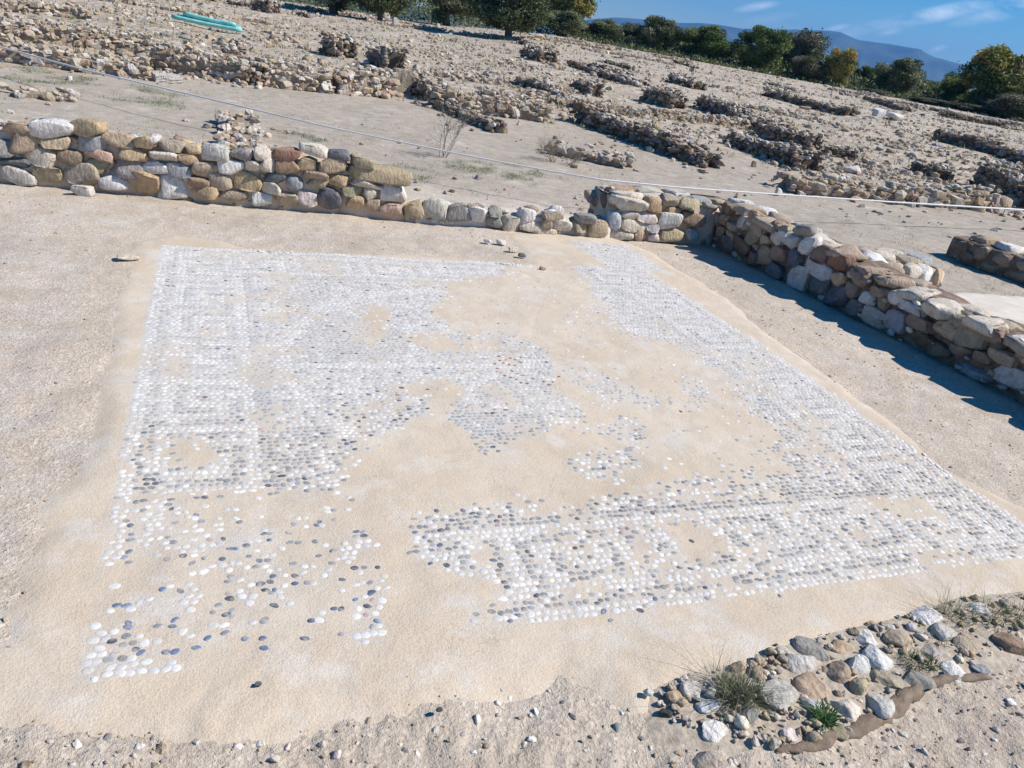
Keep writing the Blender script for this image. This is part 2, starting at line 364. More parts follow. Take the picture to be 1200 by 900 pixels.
# ------------------------------------------------------------ mosaic pebbles
MX0, MX1, MY0, MY1 = -.33, 3.28, 1.58, 5.24
KEY = ["########", "#.......", "#.#####.", "#.#...#.", "#.#.#.#.", "#...#.#.", "#####.#."]
BARE = [([(395, 590), (410, 548), (450, 508), (512, 482), (560, 522), (620, 505), (700, 505), (760, 525), (790, 560), (745, 575), (690, 585), (600, 590), (560, 600), (480, 600), (486, 655), (560, 680), (585, 708), (535, 740), (505, 760), (452, 770), (446, 700), (440, 640), (410, 600)], .0),
        ([(520, 345), (570, 325), (640, 305), (700, 335), (690, 360), (740, 395), (800, 408), (850, 445), (905, 500), (915, 540), (850, 562), (780, 560), (740, 525), (700, 505), (640, 480), (650, 440), (640, 400), (560, 392), (500, 372)], .05),
        ([(425, 355), (458, 362), (452, 395), (430, 408)], .05), ([(480, 392), (600, 398), (575, 412), (500, 414)], .1), ([(440, 456), (500, 444), (545, 452), (540, 480), (510, 492), (505, 462)], .05),
        ([(190, 520), (240, 514), (260, 545), (215, 556), (192, 545)], .15), ([(290, 582), (420, 575), (420, 608), (300, 612)], .12), ([(772, 618), (828, 613), (850, 650), (798, 662)], .08),
        ([(1015, 580), (1080, 588), (1115, 610), (1030, 606)], .15), ([(120, 655), (200, 648), (205, 690), (125, 700)], .12), ([(235, 745), (330, 735), (400, 745), (400, 800), (230, 800)], .05),
        ([(300, 700), (345, 690), (345, 730), (300, 735)], .2), ([(880, 520), (925, 530), (925, 560), (880, 560)], .2), ([(640, 610), (668, 610), (668, 640), (645, 640)], .5), ([(540, 645), (575, 640), (580, 670), (550, 668)], .6),
        ([(545, 640), (570, 620), (575, 660), (560, 672)], .35), ([(300, 365), (340, 362), (345, 380), (305, 380)], .4), ([(860, 690), (935, 702), (950, 725), (850, 720)], .35)]
ISLE = [([(655, 542), (690, 532), (750, 528), (755, 548), (720, 562), (680, 558)], .75), ([(545, 455), (600, 440), (655, 455), (680, 480), (640, 490), (590, 488), (560, 492)], .8), ([(560, 510), (598, 505), (598, 528), (565, 532)], .7),
        ([(702, 498), (735, 492), (765, 515), (725, 520)], .65), ([(652, 436), (700, 434), (790, 468), (775, 478), (700, 470), (690, 447), (655, 442)], .55), ([(535, 402), (600, 408), (612, 425), (570, 425)], .75),
        ([(692, 350), (722, 350), (722, 366), (698, 368)], .8), ([(660, 370), (700, 378), (695, 388), (655, 382)], .4), ([(400, 420), (545, 422), (585, 430), (560, 448), (480, 442), (400, 455)], .93), ([(800, 440), (830, 450), (825, 475), (808, 478)], .6),
        ([(590, 394), (612, 392), (614, 404), (594, 404)], .6)]
def density(u, v, x, y):
    ju = u+(fbm(x*7, y*7, 51)-.5)*34; jv = v+(fbm(x*7, y*7, 52)-.5)*24; ju = ju+(vnoise(x*60, y*60, 58)-.5)*16; jv = jv+(vnoise(x*60, y*60, 59)-.5)*12
    d = np.full(np.shape(u), .96)
    d = np.where((v > 575) & (u < 470), .30+.55*sstep(.42, .58, fbm(x*4.2, y*4.2, 57)), d); d = np.where((v > 585) & (u > 470), .96, d)
    for p, q in BARE: d = np.where(inpoly(ju, jv, p), q, d)
    for p, q in ISLE: d = np.where(inpoly(ju, jv, p), q, d)
    d = d*np.where(d > .3, 1-.5*sstep(.58, .68, fbm(x*5.5, y*5.5, 53)), 1)
    return d
WHITE, GREYP, DARKP = (.72, .71, .69), (.26, .275, .29), (.06, .075, .105)
step = .0265; N = int(3.8/step)
ii, jj = np.meshgrid(np.arange(N), np.arange(int(4.6/step))); ii = ii.ravel(); jj = jj.ravel()
px = MX0+(ii+.5+.3*(jj % 2))*step+R.normal(size=len(ii))*.0030; py = MY0+(jj+.5)*step+R.normal(size=len(ii))*.0027
e1 = (fbm(px*4, py*4, 61)-.5)*.10
inside = (px > MX0+e1) & (px < MX1-e1) & (py > MY0+e1*1.2+.02*0) & (py < MY1-e1*.6)
thr = (px > 2.75) & (px < 3.45+.1*e1) & (py >= 5.22) & (py < 6.02)
u, v = proj(np.stack([px, py, np.zeros_like(px)], -1))
dn = density(u, v, px, py); dn = np.where(thr, .9*(px+e1 > 2.9)*(py < 5.95), dn)
keep = (inside | thr) & (R.random(len(px)) < dn)
px, py, u, v, thr = px[keep], py[keep], u[keep], v[keep], thr[keep]
dx = np.minimum(px-MX0, MX1-px); dy = np.minimum(py-MY0, MY1-py); de = np.minimum(dx, dy)
cls = np.zeros(len(px))    # 0 white 1 grey
along = np.where(dx < dy, py-MY0, px-MX0); cell = .371/7; rowv = 1+R.normal(size=jj.max()+2)*.07
for k in range(len(px)):
    d = de[k]
    if thr[k]: cls[k] = .45; continue
    if d < .053: cls[k] = 0.04
    elif d < .424:
        ch = KEY[min(6, int((d-.053)/cell))][int(along[k]/cell) % 8]; cls[k] = .80 if ch == '#' else .03
    elif d < .477: cls[k] = .03
    elif d < .53: cls[k] = .95
    else:
        x, y = px[k]-1.42, py[k]-3.42; r = math.hypot(x, y); a = math.atan2(y, x)
        sp = min(abs(x*math.sin(q)-y*math.cos(q)) for q in [t*math.pi/4 for t in range(4)])
        if abs(r-1.13) < .035 or abs(r-.50) < .026: cls[k] = .05
        elif r < 1.13 and sp < .026: cls[k] = .03
        elif r < 1.13: cls[k] = .90 if int((a+math.pi)/(math.pi/4)) % 2 else .55
        else: cls[k] = .35 if vnoise(px[k]*7, py[k]*7, 71) > .5 else .75
isd = R.random(len(px)) < cls
fard = sstep(560, 430, v)                           # the upper part is worn and dusty
col = np.zeros((len(px), 3))
for k in range(len(px)):
    if isd[k]:
        dk = R.random() < (.20 if v[k] > 560 and u[k] < 470 else .10 if v[k] > 560 else .04)
        if 395 < u[k] < 515 and 452 < v[k] < 535: dk = R.random() < .30
        c = np.array(DARKP)*R.uniform(.7, 2) if dk else np.array(GREYP)*R.uniform(.62, 1.3)
        if not dk: c = c+(np.array((.60, .585, .56))-c)*(.06+.52*fard[k])*R.uniform(.75, 1.05)
        if R.random() < .06 and not dk: c = np.array((.42, .33, .30))
    else: c = np.array(WHITE)*R.uniform(.80, 1.10)*np.array([1, R.uniform(.965, 1.0), R.uniform(.92, 1.0)]); c = c+(np.array((.66, .64, .61))-c)*(.0 if cls[k] < .055 else .75)*fard[k]
    col[k] = c*rowv[int((py[k]-MY0)/step) % len(rowv)]
sel = (v > 585) & (u < 470) & isd & (R.random(len(px)) < .45); keepm = ~sel
px, py, u, v, col, isd = px[keepm], py[keepm], u[keepm], v[keepm], col[keepm], isd[keepm]
sx = R.uniform(.0125, .0178, len(px))*(1-.12*(R.random(len(px)) < .3)); sy = R.uniform(.0100, .0145, len(px)); sz = R.uniform(.0014, .0020, len(px))
yaw = R.normal(size=len(px))*.45+np.where(px-MX0 > MX1-px, np.where(np.minimum(px-MX0, MX1-px) < np.minimum(py-MY0, MY1-py), 1.1, 0), 0)
# marked pebbles read off the photograph: dark and reddish ones
MARK = [(110, 793, 'w')]+[(a, b, 'd') for a, b in [(154, 624), (131, 748), (150, 731), (194, 762), (205, 762), (165, 762), (202, 730), (137, 706), (148, 706), (211, 688), (205, 722), (265, 717), (264, 739), (308, 745), (287, 746), (262, 628), (271, 640), (277, 640), (309, 622), (316, 629), (320, 672), (322, 688), (372, 612), (346, 680), (417, 698), (436, 689), (434, 692), (431, 706), (443, 724), (436, 731), (392, 709), (400, 709),
        (391, 641), (416, 660), (443, 660), (400, 740), (357, 746), (346, 671), (311, 688), (190, 686), (374, 554), (156, 536), (230, 600), (239, 651), (230, 757), (243, 745), (310, 757), (365, 724), (322, 706), (487, 620), (498, 626), (512, 595), (505, 656), (524, 658), (600, 602), (587, 660), (592, 680), (658, 696), (630, 695), (608, 718), (599, 725), (662, 662), (677, 662), (700, 705), (708, 715), (716, 725), (768, 701), (751, 713), (797, 664), (810, 665), (880, 670), (893, 678), (915, 696), (722, 695), (543, 595)]]
MARK += [(a, b, 'r') for a, b in [(580, 425), (583, 430), (587, 435), (593, 420), (598, 418), (604, 420), (590, 424), (586, 421), (597, 426), (604, 427), (610, 423), (592, 438), (599, 440), (606, 442), (611, 446), (618, 447), (613, 438), (607, 436), (625, 442), (638, 445), (644, 449), (655, 440), (648, 446), (600, 433), (585, 416), (611, 417)]]
mp = np.array([P(a, b, .02)[:2] for a, b, _ in MARK]); mk = np.array([q for *_, q in MARK])
far_enough = np.ones(len(px), bool)
for q in mp: far_enough &= np.hypot(px-q[0], py-q[1]) > .016
px, py, u, v, col, sx, sy, sz, yaw = [a[far_enough] for a in (px, py, u, v, col, sx, sy, sz, yaw)]
mcol = np.array([{'d': np.array((.05, .075, .13))*R.uniform(.6, 2.6), 'r': np.array((.20, .075, .055)), 'w': np.array(WHITE)}[q] for q in mk])
mosaic = empty('pebble_mosaic', (1.5, 3.4, 0), 'square ancient pebble mosaic of white, grey and blue pebbles worn away to bare beige mortar', 'mosaic')
def dgrey(Vb):
    uu, vv = proj(Vb); x, y = Vb[:, 0], Vb[:, 1]
    ins = (x > MX0) & (x < MX1) & (y > MY0) & (y < MY1); th = (x > 2.9) & (x < 3.45) & (y >= 5.2) & (y < 6)
    return np.where(ins, density(uu, vv, x, y)*(.42+.5*sstep(560, 440, vv)), np.where(th, .9, 0))
attach(make_bed(BW, 'mortar_bed', .0145, .010, M_MORTAR, dgrey), mosaic)
def dome(seg, rng):
    """a worn pebble: the low rounded top of a stone set in mortar, its flanks running down into the bed"""
    th = np.linspace(0, 2*math.pi, seg, endpoint=False); out = 1+sum(rng.normal()*.07/k*np.cos(k*th+rng.uniform(0, 6)) for k in (2, 3, 4, 5)); tx, ty = rng.normal(size=2)*.10
    V_ = [(0, 0, 1.0)]; F_ = []; rs = [(.45, .93), (.75, .66), (.95, .22), (1.10, -.55)]
    for r_, z_ in rs: V_ += [(r_*o_*math.cos(t_), r_*o_*math.sin(t_), z_+(tx*math.cos(t_)+ty*math.sin(t_))*r_+rng.normal()*.03) for t_, o_ in zip(th, out)]
    for k in range(seg): F_.append([0, 1+k, 1+(k+1) % seg])
    for q in range(len(rs)-1):
        for k in range(seg): a0 = 1+q*seg+k; a1 = 1+q*seg+(k+1) % seg; F_ += [[a0, a0+seg, a1+seg], [a0, a1+seg, a1]]
    return np.array(V_), np.array(F_)
TP = [dome(10, R) for _ in range(24)]
TPB = [dome(22, R) for _ in range(14)]
ax_ = np.concatenate([px, mp[:, 0]]); ay_ = np.concatenate([py, mp[:, 1]]); ac = np.vstack([col, mcol])
asx = np.concatenate([sx, R.uniform(.0105, .016, len(mp))]); asy = np.concatenate([sy, R.uniform(.0085, .012, len(mp))]); asx *= .87; asy *= .86; asz = np.concatenate([sz, np.full(len(mp), .0024)])
ayaw = np.concatenate([yaw, R.normal(size=len(mp))*.6])
pz = bed_surface(ax_, ay_)-.0001-.0003*sstep(600, 430, proj(np.stack([ax_, ay_, 0*ax_], -1))[1])
size = asx*asy/depth(np.stack([ax_, ay_, pz], -1))**2; size[:len(px)] *= .6
uu_, vv_ = proj(np.stack([ax_, ay_, pz], -1)); size = np.where((uu_ < 5) | (uu_ > 1195) | (vv_ > 895), 0, size)
order = np.argsort(-size); big, rest = order[:100], order[100:]
Vp, Fp, Cp = scatter(TP, np.stack([ax_, ay_, pz], -1)[rest], np.stack([asx, asy, asz], -1)[rest], ayaw[rest], .035, ac[rest])
o = tag(mesh_np('pebble_field', Vp, Fp, M_PEB, Cp), kind='stuff'); o.parent = mosaic; o.location = (-1.5, -3.4, 0)
for k in big:
    T = TPB[k % 14]; cc, ss = math.cos(ayaw[k]), math.sin(ayaw[k]); W = T[0]*np.array([asx[k], asy[k], asz[k]])*1.08
    W = np.stack([W[:, 0]*cc-W[:, 1]*ss, W[:, 0]*ss+W[:, 1]*cc, W[:, 2]], -1)
    o = mesh_np('pebble', W, T[1], M_PEB, np.broadcast_to(ac[k], (len(W), 3))); o.parent = mosaic; o.location = (ax_[k]-1.5, ay_[k]-3.4, pz[k])

# pale plaster floor beyond the right wall
PF = PW([(1092, 352), (1120, 345), (1200, 352), (1290, 372), (1290, 420), (1200, 402), (1130, 382), (1098, 368)])
tag(base_at(make_bed(PF, 'plaster_floor', .03, .03, M_PLAS, None, None, .12)), 'smooth pale plaster floor patch behind the shaded stone wall', 'floor')

# ------------------------------------------------------------ near walls
def core(name, A, B, th, h0, h1, mat, parent, inset=.022, seed=0, zb=-.05, colr=(.42, .32, .23)):
    """irregular earth-and-mortar core of a wall; A->B is the visible face, thickness to its left side"""
    A = np.array(A, float); B = np.array(B, float); L = np.linalg.norm(B-A); t = (B-A)/L; n = np.array([-t[1], t[0]])
    nl = max(3, int(L/.05)); nw = max(3, int(th/.05)); prof = []
    for i in range(nl+1):
        s = i/nl; h = h0+(h1-h0)*s
        ring = []
        for (w, zz) in [(inset, zb), (inset+.002, h*.33), (inset+.006, h*.66), (inset+.012, h-.03)]+[(inset+.03+(th-2*inset-.06)*q/nw, h-.012) for q in range(nw+1)]+[(th-inset, h*.6), (th-inset, zb)]:
            p = A+t*L*s+n*w; ring.append((p[0], p[1], zz, w))
        prof.append(ring)
    a = np.array(prof); m = a.shape[1]
    a[:, :, 2] += np.where(a[:, :, 2] > h0*.5, (fbm(a[:, :, 0]*6, a[:, :, 1]*6, 81+seed)-.5)*.07, 0)
    off = (fbm(a[:, :, 0]*9+a[:, :, 1]*7, a[:, :, 2]*14, 83+seed)-.5)*.035
    a[:, :, 0] += n[0]*off; a[:, :, 1] += n[1]*off
    Vc = a[:, :, :3].reshape(-1, 3); q = (np.arange(nl)[:, None]*m+np.arange(m-1)[None]).ravel(); Fq = np.stack([q, q+m, q+m+1, q+1], -1)
    caps = []
    for e, base in ((0, 0), (1, nl*m)):
        for k in range(m//2-1 if m % 2 == 0 else m//2):
            f = [base+k, base+k+1, base+m-2-k, base+m-1-k]
            if len(set(f)) == 4: caps.append(f if e == 0 else f[::-1])
    Fq = np.vstack([Fq, np.array(caps)])
    o = mesh_np(name, Vc, Fq, mat, np.broadcast_to(np.array(colr), (len(Vc), 3)), True); base_at(o)
    if parent: attach(o, parent)
    return o
def stone_obj(name, c, s, yaw, colr, lv=3, parent=None, rng=R, mat=None, cuts=9, tilt=.06, block=.72, flat=True):
    v, Fc = stone_t(lv, rng, cuts, block, .03, .6, .93, flat)
    if lv >= 3: v = v*(1+.035*(fbm(v[:, 0]*3.1+v[:, 2]*2.3+rng.uniform(0, 99), v[:, 1]*3.3-v[:, 2]*2.9, 5, 3)-.5)[:, None]*2)
    Rm = rotmat(np.array([yaw]), np.array([rng.normal()*tilt]), np.array([rng.normal()*tilt]))[0]
    W = (v*np.array(s))@Rm.T
    o = mesh_np(name, W, Fc, mat or M_STONE, np.broadcast_to(jit(colr, .05, rng), (len(W), 3)), True); o.location = [float(q) for q in c]
    if parent: attach(o, parent)
    return o
def face_wall(wall, A, B, stones, dep=.10, grow=1.0, inward=1):
    A_ = np.array(A, float); B_ = np.array(B, float); t = (B_-A_)/np.linalg.norm(B_-A_); n = np.array([-t[1], t[0]])*inward; yaw = math.atan2(t[1], t[0])
    for (u, v_, w, h, ck) in stones:
        p = onface(u, v_, A, B); pa = onface(u-w/2, v_, A, B); pb = onface(u+w/2, v_, A, B)
        wd = abs((pb-pa)[:2]@t); ht = h*depth(p)/F/.91
        if inward < 0 or abs(t[1]) > .9: wd = min(wd, w*depth(p)/F*1.9)
        p = p+np.array([n[0], n[1], 0])*(dep*.42)
        stone_obj('stone', p, (wd/2*1.13*grow, dep, ht/2*1.20*grow), yaw, PAL[ck], 3, wall)
def fillers(wall, A, B, h0, h1, th, n_top, seed, keys=MIXC, face=0, back=40, nm='small_stones'):
    rng = np.random.default_rng(seed); A = np.array(A, float); B = np.array(B, float); L = np.linalg.norm(B-A); t = (B-A)/L; n = np.array([-t[1], t[0]]); yaw0 = math.atan2(t[1], t[0])
    p = []; s = []
    for k in range(n_top):
        q = rng.random(); w = rng.uniform(.05, th-.05); h = h0+(h1-h0)*q; a = rng.uniform(.03, .085); p.append([*(A+t*L*q+n*w), h-rng.uniform(.0, .03)]); s.append([a, a*rng.uniform(.5, .9), a*rng.uniform(.3, .5)])
    for k in range(back):
        q = rng.random(); h = (h0+(h1-h0)*q); a = rng.uniform(.06, .12); p.append([*(A+t*L*q+n*(th-.04)), rng.uniform(.02, h)]); s.append([a, .07, a*.5])
    for k in range(face):
        q = rng.random(); h = (h0+(h1-h0)*q); a = rng.uniform(.015, .045); p.append([*(A+t*L*q+n*.035), rng.uniform(.0, h-.02)]); s.append([a, .03, a*.6])
    p = np.array(p); s = np.array(s)
    Vv, Ff, Cc = scatter(T2, p, s, yaw0+rng.normal(size=len(p))*.25, .15, rcols(len(p), rng, keys), rng)
    o = mesh_np(nm, Vv, Ff, M_STONE, Cc); base_at(o); attach(o, wall); tag(o, kind='stuff'); return o

# left wall, near
LW = [(19, 150, 34, 10, 'tan'), (59, 151, 50, 18, 'white'), (100, 151, 44, 16, 'ochre'), (27, 167, 36, 20, 'tan'), (65, 168, 40, 15, 'yellow'), (106, 168, 34, 17, 'bluegrey'), (137, 165, 36, 15, 'tan'), (169, 168, 22, 13, 'ochre'), (180, 163, 14, 8, 'white'), (200, 172, 34, 11, 'greytan'), (226, 176, 20, 9, 'yellow'),
      (8, 174, 18, 16, 'grey'), (49, 185, 34, 21, 'cream'), (82, 184, 30, 15, 'brown'), (117, 183, 32, 10, 'pink'), (153, 181, 38, 13, 'ochre'), (192, 183, 32, 10, 'cream'), (221, 186, 23, 10, 'ochre'), (251, 180, 33, 17, 'greywhite'), (282, 182, 27, 14, 'grey'), (308, 181, 22, 11, 'cream'), (335, 182, 32, 12, 'red'), (368, 176, 32, 10, 'cream'), (398, 183, 26, 11, 'slate'), (425, 191, 28, 10, 'khaki'),
      (18, 191, 42, 10, 'slate'), (116, 195, 27, 14, 'olive'), (149, 197, 36, 20, 'grey'), (182, 196, 32, 15, 'white'), (211, 198, 28, 16, 'bluegrey'), (241, 198, 30, 15, 'greytan'), (271, 196, 30, 16, 'white'), (295, 193, 18, 12, 'cream'), (314, 194, 19, 14, 'cream'), (337, 197, 27, 16, 'orange'), (361, 192, 22, 13, 'yellow'), (389, 194, 34, 16, 'tan'), (446, 205, 68, 16, 'khaki'),
      (24, 208, 38, 20, 'greywhite'), (56, 204, 32, 16, 'khaki'), (95, 204, 40, 21, 'greytan'), (133, 212, 33, 15, 'white'), (170, 213, 32, 24, 'ochre'), (201, 219, 34, 24, 'white'), (232, 213, 26, 12, 'brown'), (240, 226, 32, 12, 'ochre'), (260, 213, 29, 17, 'greytan'), (291, 213, 31, 19, 'ochre'), (322, 209, 26, 11, 'slate'), (345, 214, 19, 15, 'bluegrey'), (368, 204, 33, 10, 'tan'), (372, 215, 24, 11, 'khaki'), (397, 212, 26, 14, 'ochre'), (430, 216, 36, 9, 'cream'), (461, 228, 29, 20, 'white'),
      (318, 221, 22, 12, 'cream'), (275, 230, 35, 13, 'greytan'), (307, 233, 23, 16, 'white'), (337, 233, 25, 14, 'greytan'), (360, 232, 22, 16, 'pinkwhite'), (386, 232, 27, 21, 'slate'), (413, 225, 25, 11, 'olive'), (415, 237, 22, 13, 'ochre'), (434, 228, 15, 12, 'cream'), (437, 240, 16, 13, 'tan'), (459, 246, 30, 13, 'pink'), (486, 247, 23, 16, 'tan'), (86, 226, 28, 6, 'white')]
A1, B1 = (-1.55, 6.62), (1.50, 6.30)
w1 = empty('stone_wall', (0, 6.6, 0), 'long sunlit mortared fieldstone wall along the back left edge of the mosaic floor', 'wall')
EXT = (-4.2, 6.90)
face_wall(w1, A1, B1, LW)
core('wall_core', EXT, A1, .5, .40, .40, M_EARTH, w1, seed=1); core('wall_core', A1, (.95, 6.358), .48, .395, .38, M_EARTH, w1, seed=2); core('wall_core', (.95, 6.358), B1, .45, .38, .22, M_EARTH, w1, seed=12)
rng = np.random.default_rng(5); k = 0
for r_ in range(4):                                   # the wall runs on past the left edge of the view
    x = -4.1
    while x < -1.75:
        wd = rng.uniform(.16, .3)
        if k < 30: stone_obj('stone', (x+wd/2, 6.90-(x+4.2)*.106+.05, .05+.1*r_), (wd/2, .1, .052), -.1, PAL[MIXC[rng.integers(len(MIXC))]], 2, w1, rng); k += 1
        x += wd
fillers(w1, (-1.6, 6.63), (1.1, 6.34), .41, .38, .45, 46, 21, face=70, back=60)
# low kerb wall
LK = [(511, 246, 28, 20, 'greywhite'), (538, 250, 28, 17, 'grey'), (560, 252, 20, 15, 'white'), (580, 249, 16, 10, 'grey'), (579, 262, 18, 11, 'grey'), (599, 264, 19, 18, 'cream'), (617, 254, 20, 14, 'white'), (622, 267, 28, 12, 'cream'), (648, 254, 24, 9, 'greytan'), (658, 264, 23, 13, 'cream'), (679, 266, 20, 11, 'tan'), (686, 257, 24, 9, 'grey'), (702, 269, 24, 16, 'tan'), (640, 262, 14, 10, 'tan'), (640, 272, 24, 7, 'cream')]
w2 = empty('stone_wall', (2.4, 6.4, 0), 'ankle-high stone kerb with a pale plastered top joining the two taller back walls', 'wall')
A2, B2 = (1.50, 6.30), (3.36, 6.12)
face_wall(w2, A2, B2, LK, .08)
core('wall_core', A2, B2, .34, .135, .15, M_PLAS, w2, seed=3)
fillers(w2, A2, B2, .14, .15, .34, 14, 22, keys=['cream', 'greywhite', 'tan', 'white'], face=26, back=16)
# block wall
LB = [(739, 240, 40, 14, 'cream'), (768, 241, 20, 15, 'orange'), (787, 236, 20, 11, 'greytan'), (809, 240, 24, 11, 'khaki'), (721, 258, 11, 17, 'bluewhite'), (738, 252, 22, 9, 'cream'), (759, 254, 26, 12, 'pinkwhite'), (784, 259, 23, 18, 'white'), (811, 258, 28, 14, 'brown'), (743, 264, 27, 13, 'cream'), (764, 267, 18, 10, 'bluegrey'), (728, 275, 24, 11, 'cream'), (750, 276, 18, 12, 'tan'), (767, 278, 15, 10, 'pinkwhite'), (789, 275, 32, 15, 'khaki'), (811, 275, 13, 14, 'bluewhite'), (790, 247, 16, 9, 'orange')]
w3 = empty('stone_wall', (3.9, 6.4, 0), 'short sunlit block of stone wall meeting the shaded wall at the far corner', 'wall')
A3, B3 = (3.38, 6.16), (4.46, 6.16)
face_wall(w3, A3, B3, LB, .1)
core('wall_core', A3, (4.5, 6.16), .55, .37, .36, M_EARTH, w3, seed=4)
for (y, z, s, ck) in ((6.25, .30, .09, 'brown'), (6.42, .28, .1, 'dkbrown'), (6.60, .26, .1, 'brown'), (6.30, .12, .1, 'bluewhite'), (6.50, .10, .11, 'dkbrown'), (6.64, .08, .08, 'brown')):
    stone_obj('stone', (3.43, y, z), (.07, s, .085), 0, PAL[ck], 3, w3)
for (x, y, a, b_, ck) in ((3.55, 6.30, .16, .12, 'cream'), (3.85, 6.32, .17, .12, 'cream'), (4.12, 6.30, .14, .1, 'greytan'), (4.36, 6.36, .12, .12, 'bluegrey'), (3.60, 6.56, .15, .13, 'tan'), (3.92, 6.58, .16, .12, 'cream'), (4.25, 6.60, .15, .12, 'greywhite')):
    stone_obj('stone', (x, y, .365), (a, b_, .045), R.normal()*.2, PAL[ck], 3, w3)
fillers(w3, A3, B3, .38, .37, .55, 22, 23, face=30, back=24)
# shaded right wall
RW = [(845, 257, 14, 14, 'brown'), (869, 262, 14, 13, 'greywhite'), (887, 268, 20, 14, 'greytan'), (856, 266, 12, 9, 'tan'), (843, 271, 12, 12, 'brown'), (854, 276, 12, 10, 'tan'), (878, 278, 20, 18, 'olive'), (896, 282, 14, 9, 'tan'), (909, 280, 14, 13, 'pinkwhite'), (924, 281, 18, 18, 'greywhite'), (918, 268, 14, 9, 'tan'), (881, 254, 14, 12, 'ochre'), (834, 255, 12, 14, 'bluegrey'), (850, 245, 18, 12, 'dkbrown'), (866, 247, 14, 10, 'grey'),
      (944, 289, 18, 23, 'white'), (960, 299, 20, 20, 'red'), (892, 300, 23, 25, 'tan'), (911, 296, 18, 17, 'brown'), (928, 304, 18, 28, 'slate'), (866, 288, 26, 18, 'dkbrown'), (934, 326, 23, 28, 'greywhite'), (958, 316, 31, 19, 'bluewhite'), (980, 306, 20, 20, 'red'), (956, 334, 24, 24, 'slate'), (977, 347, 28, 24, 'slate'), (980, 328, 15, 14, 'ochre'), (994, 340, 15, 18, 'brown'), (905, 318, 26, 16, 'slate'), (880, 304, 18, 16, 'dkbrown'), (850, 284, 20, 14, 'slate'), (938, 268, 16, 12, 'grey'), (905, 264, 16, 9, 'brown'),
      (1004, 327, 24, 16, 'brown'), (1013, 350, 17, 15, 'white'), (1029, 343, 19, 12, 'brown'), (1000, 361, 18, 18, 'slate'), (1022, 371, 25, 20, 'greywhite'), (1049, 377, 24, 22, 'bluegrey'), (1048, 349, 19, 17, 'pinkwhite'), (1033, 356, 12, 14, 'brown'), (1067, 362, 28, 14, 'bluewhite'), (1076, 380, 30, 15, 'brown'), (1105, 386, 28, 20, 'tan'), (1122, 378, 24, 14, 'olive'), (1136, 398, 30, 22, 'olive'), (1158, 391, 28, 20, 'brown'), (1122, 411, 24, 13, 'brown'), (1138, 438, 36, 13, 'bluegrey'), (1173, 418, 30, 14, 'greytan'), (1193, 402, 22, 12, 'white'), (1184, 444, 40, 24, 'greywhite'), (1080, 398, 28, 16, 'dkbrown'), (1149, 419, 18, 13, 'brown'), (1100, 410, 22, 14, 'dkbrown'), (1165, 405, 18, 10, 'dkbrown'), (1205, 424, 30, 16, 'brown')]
A4, B4 = (4.44, 6.50), (4.62, 2.7)
w4 = empty('stone_wall', (4.7, 4.4, 0), 'right-hand rubble wall with its near face in shadow and a dark shadow at its foot', 'wall')
def face_wall_R(wall, A, B, stones, dep):
    A_ = np.array(A, float); B_ = np.array(B, float); t = (B_-A_)/np.linalg.norm(B_-A_); yaw = math.atan2(t[1], t[0])
    for (u, v_, w, h, ck) in stones:
        p = onface(u, v_, A, B); wd = w*depth(p)/F*1.22; ht = h*depth(p)/F*1.05; p[0] += .05
        p[2] = max(p[2], ht*.3)
        stone_obj('stone', p, (wd/2*1.12, dep, ht/2*1.16), yaw, PAL[ck], 3, wall)
face_wall_R(w4, A4, B4, RW, .085)
M_MUD_SHADE = mat_flat('brown_mud_mortar_shade_darkened', (.13, .095, .07), (.27, .20, .15), 14, .95, .02)  # brown mud mortar, coloured darker to stand in for shade on the wall
def rcore(a, b, th, h0, h1, s): return core('wall_core', a, b, th, h0, h1, M_MUD_SHADE, w4, seed=s)
# thickness must lie on +X side: walk from near to far gives the left normal -X, so walk far->near
rcore((4.46, 6.75), (4.55, 4.7), .46, .37, .385, 5); rcore((4.55, 4.7), (4.62, 3.2), .46, .37, .34, 6); rcore((4.62, 3.2), (4.60, 2.2), .46, .34, .33, 7); rcore((4.60, 2.2), (4.62, .4), .46, .33, .30, 8)
capk = ['cream', 'greywhite', 'tan', 'white', 'greytan', 'cream']
y = 6.55
rngc = np.random.default_rng(14); cnt = 0
while y > 2.3 and cnt < 40:
    L_ = rngc.uniform(.16, .34); stone_obj('stone', (4.67+rngc.normal()*.04, y-L_/2, (.38 if y > 4.6 else .335)+rngc.normal()*.02), (.15, L_/2, .05), rngc.normal()*.12, PAL[capk[rngc.integers(6)]], 3, w4, rngc)
    if rngc.random() < .7: stone_obj('stone', (4.90+rngc.normal()*.03, y-L_/2, (.36 if y > 4.6 else .31)), (.13, L_/2*.9, .06), rngc.normal()*.2, PAL[capk[rngc.integers(6)]], 2, w4, rngc)
    y -= L_; cnt += 2
fillers(w4, (4.48, 6.5), (4.62, .5), .38, .31, .46, 60, 24, face=110, back=70)
